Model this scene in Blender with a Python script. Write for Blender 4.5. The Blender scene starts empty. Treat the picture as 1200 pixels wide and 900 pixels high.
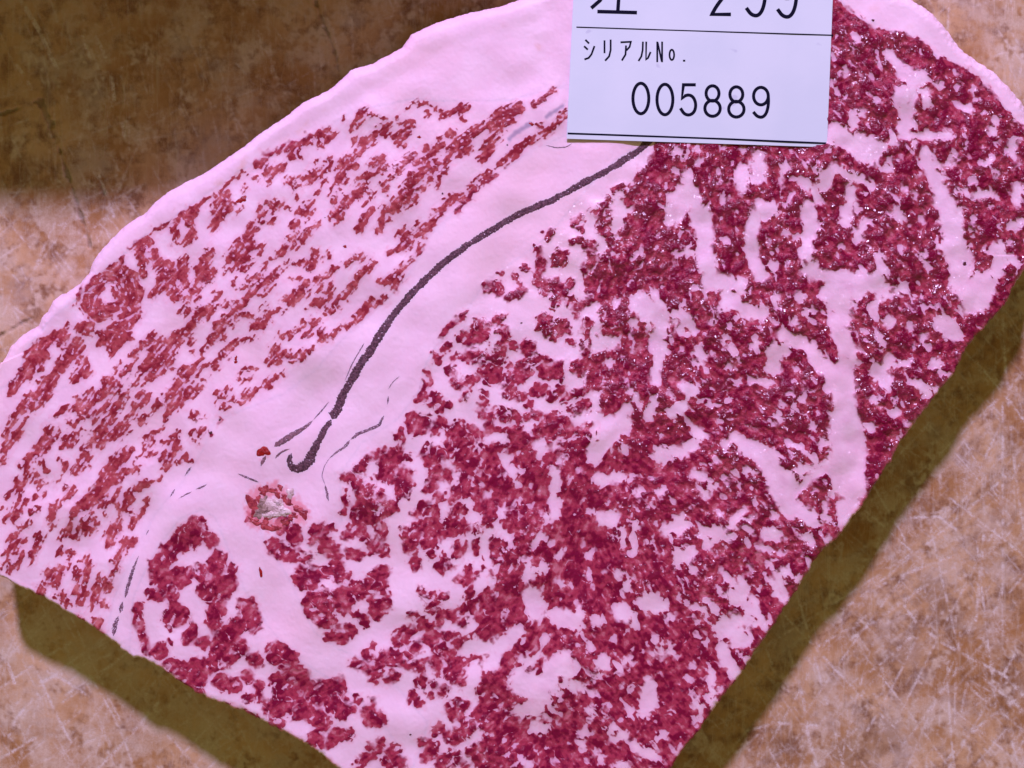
import bpy, math, random
import numpy as np
random.seed(7); RNG = np.random.default_rng(7)
sc = bpy.context.scene
C = sc.collection

# ------------------------------------------------------------------ camera, world, lamp, exposure
PX = 0.0002            # one photo pixel on the board, metres (the frame is 24 cm wide)
H = 0.35               # camera height above the board
T = 0.018              # thickness of the slice
cam_d = bpy.data.cameras.new('camera'); cam = bpy.data.objects.new('camera', cam_d); C.objects.link(cam)
cam.location = (0, 0, H); cam.rotation_euler = (0, 0, 0)
cam_d.sensor_width = 36; cam_d.lens = 36*H/(1200*PX); cam_d.clip_start = 0.01; cam_d.clip_end = 20
sc.camera = cam
w = bpy.data.worlds.new('World'); sc.world = w; w.use_nodes = True
bg = w.node_tree.nodes['Background']; bg.inputs[0].default_value = (0.235, 0.20, 0.080, 1); bg.inputs[1].default_value = 1.0
ld = bpy.data.lights.new('ceiling_lamp', 'SPOT'); lamp = bpy.data.objects.new('ceiling_lamp', ld); C.objects.link(lamp)
LD = np.array([-0.155, 1.089, 1.0]); LD /= np.linalg.norm(LD)
lamp.location = tuple(LD*1.6)
from mathutils import Vector
lamp.rotation_euler = Vector(LD).to_track_quat('Z', 'Y').to_euler()
ld.energy = 142; ld.color = (0.72, 0.54, 1.0); ld.shadow_soft_size = 0.06; ld.spot_size = math.radians(60); ld.spot_blend = 0.6
sc.cycles.max_bounces = 5; sc.cycles.diffuse_bounces = 2; sc.cycles.glossy_bounces = 2
sc.view_settings.view_transform = 'Standard'; sc.view_settings.look = 'None'
sc.view_settings.exposure = 0.0; sc.view_settings.gamma = 1.0; sc.view_settings.use_curve_mapping = False

# ------------------------------------------------------------------ helpers
def wpos(px, py, z=0.0):
    """photo pixel -> world point at height z on that line of sight of the top-down view"""
    k = PX*(H - z)/H
    return (px - 600)*k, (450 - py)*k
def new_mesh(name, verts, faces, mat, parent=None, attrs=None, smooth=True):
    verts = np.asarray(verts, dtype=np.float32); faces = np.asarray(faces, dtype=np.int32)
    me = bpy.data.meshes.new(name); n = faces.shape[1]
    me.vertices.add(len(verts)); me.vertices.foreach_set('co', verts.ravel())
    me.loops.add(faces.size); me.loops.foreach_set('vertex_index', faces.ravel())
    me.polygons.add(len(faces)); me.polygons.foreach_set('loop_start', np.arange(0, faces.size, n, dtype=np.int32))
    me.polygons.foreach_set('loop_total', np.full(len(faces), n, dtype=np.int32))
    me.polygons.foreach_set('use_smooth', np.full(len(faces), smooth, dtype=bool))
    for k, v in (attrs or {}).items():
        a = me.attributes.new(k, 'FLOAT', 'POINT'); a.data.foreach_set('value', np.asarray(v, dtype=np.float32))
    me.update(calc_edges=True); me.validate()
    me.materials.append(mat)
    o = bpy.data.objects.new(name, me); C.objects.link(o)
    if parent: o.parent = parent
    return o
def thing(name, label, cat, loc=(0, 0, 0)):
    o = bpy.data.objects.new(name, None); C.objects.link(o); o.location = loc; o.empty_display_size = 0.01
    o['label'] = label; o['category'] = cat
    return o
def sstep(a, b, x):
    t = np.clip((x - a)/(b - a), 0, 1); return t*t*(3 - 2*t)
def gnoise(shape, lam, rng, aniso=None):
    """band noise with wavelength about lam cells, unit deviation"""
    n = rng.standard_normal(shape)
    fy = np.fft.fftfreq(shape[0])[:, None]; fx = np.fft.rfftfreq(shape[1])[None, :]
    r2 = (fx*fx + fy*fy)*lam*lam
    out = np.fft.irfft2(np.fft.rfft2(n)*np.exp(-r2*2.2)*(r2**0.5/(0.25 + r2**0.5)), s=shape)
    return out/out.std()
def poly_sdf(P, X, Y):
    """signed distance to a closed polygon, positive inside"""
    P = np.asarray(P, float); d2 = np.full(X.shape, 1e12); ins = np.zeros(X.shape, bool)
    for a, b in zip(P, np.roll(P, -1, 0)):
        ex, ey = b - a; L = ex*ex + ey*ey + 1e-9
        t = np.clip(((X - a[0])*ex + (Y - a[1])*ey)/L, 0, 1)
        d2 = np.minimum(d2, (X - a[0] - t*ex)**2 + (Y - a[1] - t*ey)**2)
        if a[1] != b[1]:
            c = ((a[1] > Y) != (b[1] > Y)) & (X < (b[0]-a[0])*(Y-a[1])/(b[1]-a[1]) + a[0]); ins ^= c
    d = np.sqrt(d2); return np.where(ins, d, -d)
def parse(txt):
    """'T ox oy s' sets the origin and scale, then 'width x,y x,y ...;' strokes"""
    out = []; ox = oy = 0.; s = 1.
    for it in txt.replace('\n', ' ').split(';'):
        tk = it.split()
        while tk and tk[0] == 'T': ox, oy, s = map(float, tk[1:4]); tk = tk[4:]
        if len(tk) < 2: continue
        pts = [tuple(map(float, t.split(','))) for t in tk[1:]]
        out.append((float(tk[0])/s/2, [(ox + x/s, oy + y/s) for x, y in pts]))
    return out
def paint(S, strokes, gx0, gy0, step, pad=9.0, grow=0.0):
    """union of round strokes as a distance field in pixels, positive inside"""
    ny, nx = S.shape
    for r, pts in strokes:
        r = r + grow
        segs = list(zip(pts, pts[1:])) or [(pts[0], pts[0])]
        for (ax, ay), (bx, by) in segs:
            i0 = max(0, int((min(ax, bx) - r - pad - gx0)/step)); i1 = min(nx, int((max(ax, bx) + r + pad - gx0)/step) + 2)
            j0 = max(0, int((min(ay, by) - r - pad - gy0)/step)); j1 = min(ny, int((max(ay, by) + r + pad - gy0)/step) + 2)
            if i1 <= i0 or j1 <= j0: continue
            X = gx0 + step*np.arange(i0, i1)[None, :]; Y = gy0 + step*np.arange(j0, j1)[:, None]
            ex, ey = bx - ax, by - ay; L = ex*ex + ey*ey + 1e-6
            t = np.clip(((X - ax)*ex + (Y - ay)*ey)/L, 0, 1)
            d = r - np.sqrt((X - ax - t*ex)**2 + (Y - ay - t*ey)**2)
            S[j0:j1, i0:i1] = np.maximum(S[j0:j1, i0:i1], d)
    return S

# ------------------------------------------------------------------ materials
def mat(name):
    m = bpy.data.materials.new(name); m.use_nodes = True; nt = m.node_tree
    return m, nt, nt.nodes['Principled BSDF']
class G:
    def __init__(s, nt): s.nt = nt
    def n(s, typ, **kw):
        x = s.nt.nodes.new(typ)
        for k, v in kw.items(): setattr(x, k, v)
        return x
    def set(s, sock, v):
        if hasattr(v, 'is_output') or isinstance(v, bpy.types.NodeSocket): s.nt.links.new(v, sock)
        else: sock.default_value = v
    def math(s, op, a, b=0.0, c=None, clamp=False):
        x = s.n('ShaderNodeMath', operation=op, use_clamp=clamp); s.set(x.inputs[0], a); s.set(x.inputs[1], b)
        if c is not None: s.set(x.inputs[2], c)
        return x.outputs[0]
    def mix(s, f, a, b):
        x = s.n('ShaderNodeMix', data_type='RGBA'); s.set(x.inputs[0], f)
        for i, v in ((6, a), (7, b)): s.set(x.inputs[i], v if isinstance(v, bpy.types.NodeSocket) else (*v, 1))
        return x.outputs[2]
    def ss(s, v, a, b):
        x = s.n('ShaderNodeMapRange', interpolation_type='SMOOTHSTEP'); s.set(x.inputs[0], v); s.set(x.inputs[1], a); s.set(x.inputs[2], b)
        return x.outputs[0]
    def attr(s, name): return s.n('ShaderNodeAttribute', attribute_name=name).outputs['Fac']
    def pos(s): return s.n('ShaderNodeTexCoord').outputs['Object']
    def noise(s, scale, detail=4, rough=0.6, vec=None, dist=0.0):
        x = s.n('ShaderNodeTexNoise'); x.inputs['Scale'].default_value = scale; x.inputs['Detail'].default_value = detail
        x.inputs['Roughness'].default_value = rough; x.inputs['Distortion'].default_value = dist
        s.nt.links.new(vec or s.pos(), x.inputs['Vector']); return x.outputs['Fac']
    def mapping(s, scale, rot=0.0):
        x = s.n('ShaderNodeMapping'); x.inputs['Scale'].default_value = scale; x.inputs['Rotation'].default_value = (0, 0, rot)
        s.nt.links.new(s.pos(), x.inputs['Vector']); return x.outputs['Vector']
    def bump(s, h, strength, dist, nrm=None):
        x = s.n('ShaderNodeBump'); x.inputs['Strength'].default_value = strength; x.inputs['Distance'].default_value = dist
        s.set(x.inputs['Height'], h)
        if nrm: s.nt.links.new(nrm, x.inputs['Normal'])
        return x.outputs['Normal']

def meat_material():
    m, nt, b = mat('marbled_beef'); g = G(nt)
    F = g.attr('lean'); A = g.attr('warm'); W = g.attr('wet'); R = g.attr('rim')
    n1 = g.noise(2600, 3, 0.6); n2 = g.noise(700, 4, 0.6); n3 = g.noise(120, 3, 0.5); n4 = g.noise(1300, 3, 0.6)
    Fn = g.math('ADD', F, g.math('MULTIPLY', g.math('SUBTRACT', n1, 0.5), 1.6))
    soft = g.math('MULTIPLY', g.ss(g.noise(420, 2, 0.5), 0.38, 0.64), g.math('SUBTRACT', 1.0, g.math('MULTIPLY', A, 0.75)))
    Fn = g.math('MULTIPLY', Fn, g.math('SUBTRACT', 1.25, g.math('MULTIPLY', soft, 1.02)))
    lean = g.ss(Fn, -1.15, 1.0)
    tone = g.math('ADD', g.attr('tone'), g.math('MULTIPLY', g.math('SUBTRACT', n4, 0.5), 0.9))
    # lean: translucent salmon where thin, crimson where deep; the cap muscle is browner
    thin = g.mix(A, (0.56, 0.15, 0.21), (0.58, 0.17, 0.19))
    deep = g.mix(A, (0.20, 0.002, 0.038), (0.27, 0.018, 0.040))
    mid = g.mix(A, (0.39, 0.036, 0.082), (0.42, 0.066, 0.086))
    red = g.mix(g.ss(tone, 0.0, 0.5), thin, mid); red = g.mix(g.ss(tone, 0.52, 1.04), red, deep)
    # fat: pale with faint warmer and cooler clouds, pink close to lean
    fat = g.mix(g.ss(n3, 0.35, 0.7), (0.88, 0.62, 0.76), (0.92, 0.685, 0.82))
    fat = g.mix(g.math('MULTIPLY', g.ss(g.noise(32, 3, 0.6), 0.45, 0.68), 0.6), fat, (0.90, 0.60, 0.70))
    fat = g.mix(g.ss(F, -6.5, -0.3), fat, (0.88, 0.55, 0.68))
    fat = g.mix(g.math('MULTIPLY', g.ss(n1, 0.45, 0.8), 0.18), fat, (0.90, 0.76, 0.82))
    fat = g.mix(g.math('MULTIPLY', R, g.ss(g.noise(260, 4, 0.6), 0.45, 0.75)), fat, (0.80, 0.50, 0.50))
    fat = g.mix(g.math('MULTIPLY', g.attr('prox'), 0.9, clamp=True), fat, (0.62, 0.27, 0.44))
    col = g.mix(lean, fat, red)
    col = g.mix(g.attr('pale'), col, (0.86, 0.62, 0.72))
    col = g.mix(g.attr('smear'), col, (0.30, 0.24, 0.38))
    col = g.mix(g.attr('blush'), col, (0.78, 0.22, 0.28))
    g.set(b.inputs['Base Color'], col)
    rough = g.math('SUBTRACT', 0.52, g.math('MULTIPLY', lean, 0.12))
    rough = g.math('SUBTRACT', rough, g.math('MULTIPLY', W, 0.22))
    g.set(b.inputs['Roughness'], rough)
    b.inputs['IOR'].default_value = 1.4; b.inputs['Specular IOR Level'].default_value = 0.25
    g.set(b.inputs['Coat Weight'], g.math('MULTIPLY', g.math('MULTIPLY', g.math('MULTIPLY', W, g.math('ADD', 0.3, g.math('MULTIPLY', lean, 0.7))), g.ss(g.noise(260, 3, 0.6), 0.40, 0.58)), 1.0, clamp=True))
    b.inputs['Coat Roughness'].default_value = 0.20; b.inputs['Coat IOR'].default_value = 1.55
    b.subsurface_method = 'BURLEY'; b.inputs['Subsurface Weight'].default_value = 0.55; b.inputs['Subsurface Radius'].default_value = (1.0, 0.42, 0.36); b.inputs['Subsurface Scale'].default_value = 0.0006
    h = g.math('ADD', g.math('MULTIPLY', n1, g.math('ADD', 0.10, g.math('MULTIPLY', lean, 0.75))), g.math('MULTIPLY', n4, g.math('ADD', 0.08, g.math('MULTIPLY', lean, 1.0))))
    amp = g.math('MULTIPLY', h, g.math('ADD', 0.12, g.math('MULTIPLY', W, 1.0)))
    n_a = g.bump(amp, 1.0, 0.00014)
    g.set(b.inputs['Normal'], n_a)
    # the film of moisture has its own, rougher little waves
    wv = g.noise(480, 2, 0.45)
    g.set(b.inputs['Coat Normal'], g.bump(wv, 1.0, 0.0018))
    return m
def thread_material():
    m, nt, b = mat('dried_vessel'); g = G(nt)
    n = g.noise(2200, 4, 0.7); n2 = g.noise(400, 3)
    col = g.mix(g.ss(n, 0.38, 0.66), (0.055, 0.012, 0.030), (0.20, 0.078, 0.118)); col = g.mix(g.math('MULTIPLY', g.ss(n2, 0.5, 0.75), 0.25), col, (0.34, 0.21, 0.28))
    g.set(b.inputs['Base Color'], col); b.inputs['Roughness'].default_value = 0.6
    g.set(b.inputs['Normal'], g.bump(n, 1.0, 0.0003)); return m
def blood_material(name, c1, c2, rough=0.3, scale=1800):
    m, nt, b = mat(name); g = G(nt); n = g.noise(scale, 4, 0.65)
    g.set(b.inputs['Base Color'], g.mix(g.ss(n, 0.38, 0.64), c1, c2)); b.inputs['Roughness'].default_value = rough
    g.set(b.inputs['Normal'], g.bump(n, 0.8, 0.0003)); return m
def wood_material():
    m, nt, b = mat('worn_board_wood'); g = G(nt)
    S = g.attr('scratch'); K = g.attr('crack'); St = g.attr('grain')
    P = g.attr('worn')
    a = g.noise(38, 5, 0.6); c = g.noise(150, 6, 0.68); d = g.noise(520, 5, 0.7, g.mapping((1.0, 0.35, 1), 0.5)); e = g.noise(1700, 4, 0.7)
    f1 = g.noise(420, 4, 0.7, g.mapping((1, 0.10, 1), 0.95)); f2 = g.noise(420, 4, 0.7, g.mapping((1, 0.10, 1), -0.72)); f3 = g.noise(330, 4, 0.7, g.mapping((1, 0.12, 1), 0.12))
    col = g.mix(g.ss(a, 0.36, 0.62), (0.36, 0.178, 0.060), (0.57, 0.375, 0.20))
    col = g.mix(g.math('MULTIPLY', g.ss(c, 0.42, 0.68), 0.92), col, (0.20, 0.088, 0.040))
    col = g.mix(g.math('MULTIPLY', g.ss(d, 0.5, 0.72), 0.45), col, (0.60, 0.45, 0.31))
    pale = g.ss(g.noise(85, 6, 0.72), 0.47, 0.66)
    col = g.mix(g.math('MULTIPLY', pale, 0.5), col, (0.62, 0.52, 0.42))
    fib = g.math('MAXIMUM', g.math('MAXIMUM', g.ss(f1, 0.54, 0.72), g.ss(f2, 0.56, 0.74)), g.ss(f3, 0.57, 0.75))
    col = g.mix(g.math('MULTIPLY', fib, 0.32), col, (0.63, 0.54, 0.42))
    col = g.mix(g.math('MULTIPLY', g.ss(St, 0.0, 1.0), 0.5), col, (0.20, 0.10, 0.05))
    col = g.mix(g.math('MULTIPLY', P, g.ss(g.math('ADD', c, g.math('MULTIPLY', e, 0.25)), 0.38, 0.95), clamp=True), col, (0.70, 0.57, 0.42))
    blue = g.ss(g.noise(60, 4, 0.6), 0.54, 0.70)
    col = g.mix(g.math('MULTIPLY', blue, 0.30), col, (0.30, 0.25, 0.24))
    sc_ = g.math('MULTIPLY', S, g.ss(g.math('ADD', e, g.math('MULTIPLY', c, 0.4)), 0.45, 0.82), clamp=True)
    col = g.mix(g.math('MULTIPLY', sc_, 0.85, clamp=True), col, (0.70, 0.63, 0.57))
    col = g.mix(g.math('MULTIPLY', K, 0.42), col, (0.045, 0.030, 0.022))
    g.set(b.inputs['Base Color'], col)
    g.set(b.inputs['Roughness'], g.math('SUBTRACT', 0.62, g.math('MULTIPLY', a, 0.2)))
    b.inputs['IOR'].default_value = 1.35
    g.set(b.inputs['Normal'], g.bump(g.math('ADD', e, fib), 0.5, 0.00012))
    return m
def paper_material():
    m, nt, b = mat('label_paper'); g = G(nt); n = g.noise(900, 4); n2 = g.noise(45, 3)
    col = g.mix(g.ss(n2, 0.35, 0.7), (0.64, 0.76, 0.825), (0.69, 0.80, 0.86))
    spk = g.ss(g.noise(190, 2, 0.4), 0.735, 0.77)
    col = g.mix(g.math('MULTIPLY', spk, 0.4), col, (0.40, 0.42, 0.60))
    g.set(b.inputs['Base Color'], col); b.inputs['Roughness'].default_value = 0.5
    g.set(b.inputs['Normal'], g.bump(n, 0.3, 0.00004)); return m
def plain(name, c, rough=0.5):
    m, nt, b = mat(name); g = G(nt); n = g.noise(2400, 2)
    g.set(b.inputs['Base Color'], g.mix(n, tuple(x*0.75 for x in c), c)); b.inputs['Roughness'].default_value = rough; return m
M_MEAT = meat_material(); M_THREAD = thread_material(); M_WOOD = wood_material(); M_PAPER = paper_material()
M_FINE = blood_material('fine_vessel', (0.12, 0.045, 0.085), (0.34, 0.18, 0.25), 0.5)
M_INK = plain('label_ink', (0.004, 0.004, 0.02), 0.8); M_INK.node_tree.nodes['Principled BSDF'].inputs['Specular IOR Level'].default_value = 0.1
M_BLOOD = blood_material('fresh_blood', (0.42, 0.006, 0.010), (0.26, 0.003, 0.010), 0.22)
M_RAW = blood_material('torn_red_tissue', (0.50, 0.07, 0.09), (0.25, 0.015, 0.04), 0.3, 900)
M_CHIP = blood_material('bone_chip', (0.60, 0.42, 0.42), (0.84, 0.70, 0.70), 0.5, 700)
M_GREY = blood_material('grey_gristle', (0.24, 0.14, 0.12), (0.50, 0.34, 0.31), 0.5, 900)

# ------------------------------------------------------------------ outlines, in photo pixels
OUT = [(0,420),(8,405),(17,396),(30,387),(41,381),(44,371),(52,363),(58,351),(75,341),(90,330),(100,318),(104,307),(110,297),(118,287),(135,270),(148,258),(165,249),(175,238),(183,231),(193,223),(213,212),(237,200),(257,187),(283,169),(300,155),(333,133),(353,117),(383,103),(400,88),(410,78),(433,72),(470,52),(480,37),(510,23),(543,13),(587,3),(617,-7),(700,-26),(800,-36),(950,-34),(1040,-16),(1078,0),(1093,10),(1110,27),(1124,48),(1140,63),(1167,80),(1187,100),(1202,118),(1216,142),(1226,190),(1224,250),(1212,295),(1198,320),(1177,360),(1158,380),(1136,404),(1117,440),(1087,477),(1057,517),(1040,547),(1013,590),(1000,606),(985,627),(963,648),(937,687),(910,730),(887,763),(870,790),(843,822),(820,857),(800,880),(785,905),(750,960),(690,1010),(600,1020),(500,985),(430,930),(397,901),(360,873),(310,847),(283,833),(233,815),(207,797),(187,783),(168,773),(155,772),(140,757),(130,752),(113,738),(90,725),(72,715),(50,700),(20,687),(0,677),(-12,662),(-20,600),(-22,520),(-12,450)]
CAP = [(-40,480),(5,452),(22,440),(27,412),(60,372),(88,352),(113,322),(143,300),(165,278),(198,258),(222,240),(248,222),(278,200),(300,190),(340,172),(383,149),(408,132),(430,127),(484,115),(520,118),(558,118),(600,116),(650,102),(672,104),(680,150),(625,174),(600,192),(560,218),(542,238),(503,276),(485,312),(455,348),(400,398),(370,433),(330,462),(290,478),(252,492),(235,532),(215,562),(183,600),(168,625),(152,660),(133,700),(122,760),(40,800),(-60,700)]
EYE = [(800,140),(722,186),(690,218),(640,278),(598,308),(568,330),(545,366),(508,408),(496,432),(490,458),(466,490),(424,518),(398,555),(400,610),(362,640),(345,612),(300,600),(308,632),(335,672),(368,740),(395,760),(440,778),(500,845),(496,870),(480,905),(500,1100),(1300,1100),(1300,130),(1180,128),(1150,98),(1110,78),(1096,64),(1080,50),(1056,38),(1026,34),(1006,20),(980,-5),(900,20)]
SIDE = [(156,700),(168,672),(186,638),(212,606),(238,596),(252,606),(266,640),(286,690),(312,732),(350,772),(402,806),(446,842),(470,880),(480,960),(300,1000),(100,800),(150,775)]
DENSE = [(785,120),(712,330),(702,512),(650,520),(600,500),(562,505),(565,640),(566,700),(566,900),(566,1100),(1300,1100),(1300,130),(1198,150),(1188,138),(1176,128),(1166,112),(1150,92),(1134,80),(1116,72),(1098,68),(1092,56),(1078,46),(1060,37),(1042,37),(1026,33),(1004,18),(985,5),(900,-60)]
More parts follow.
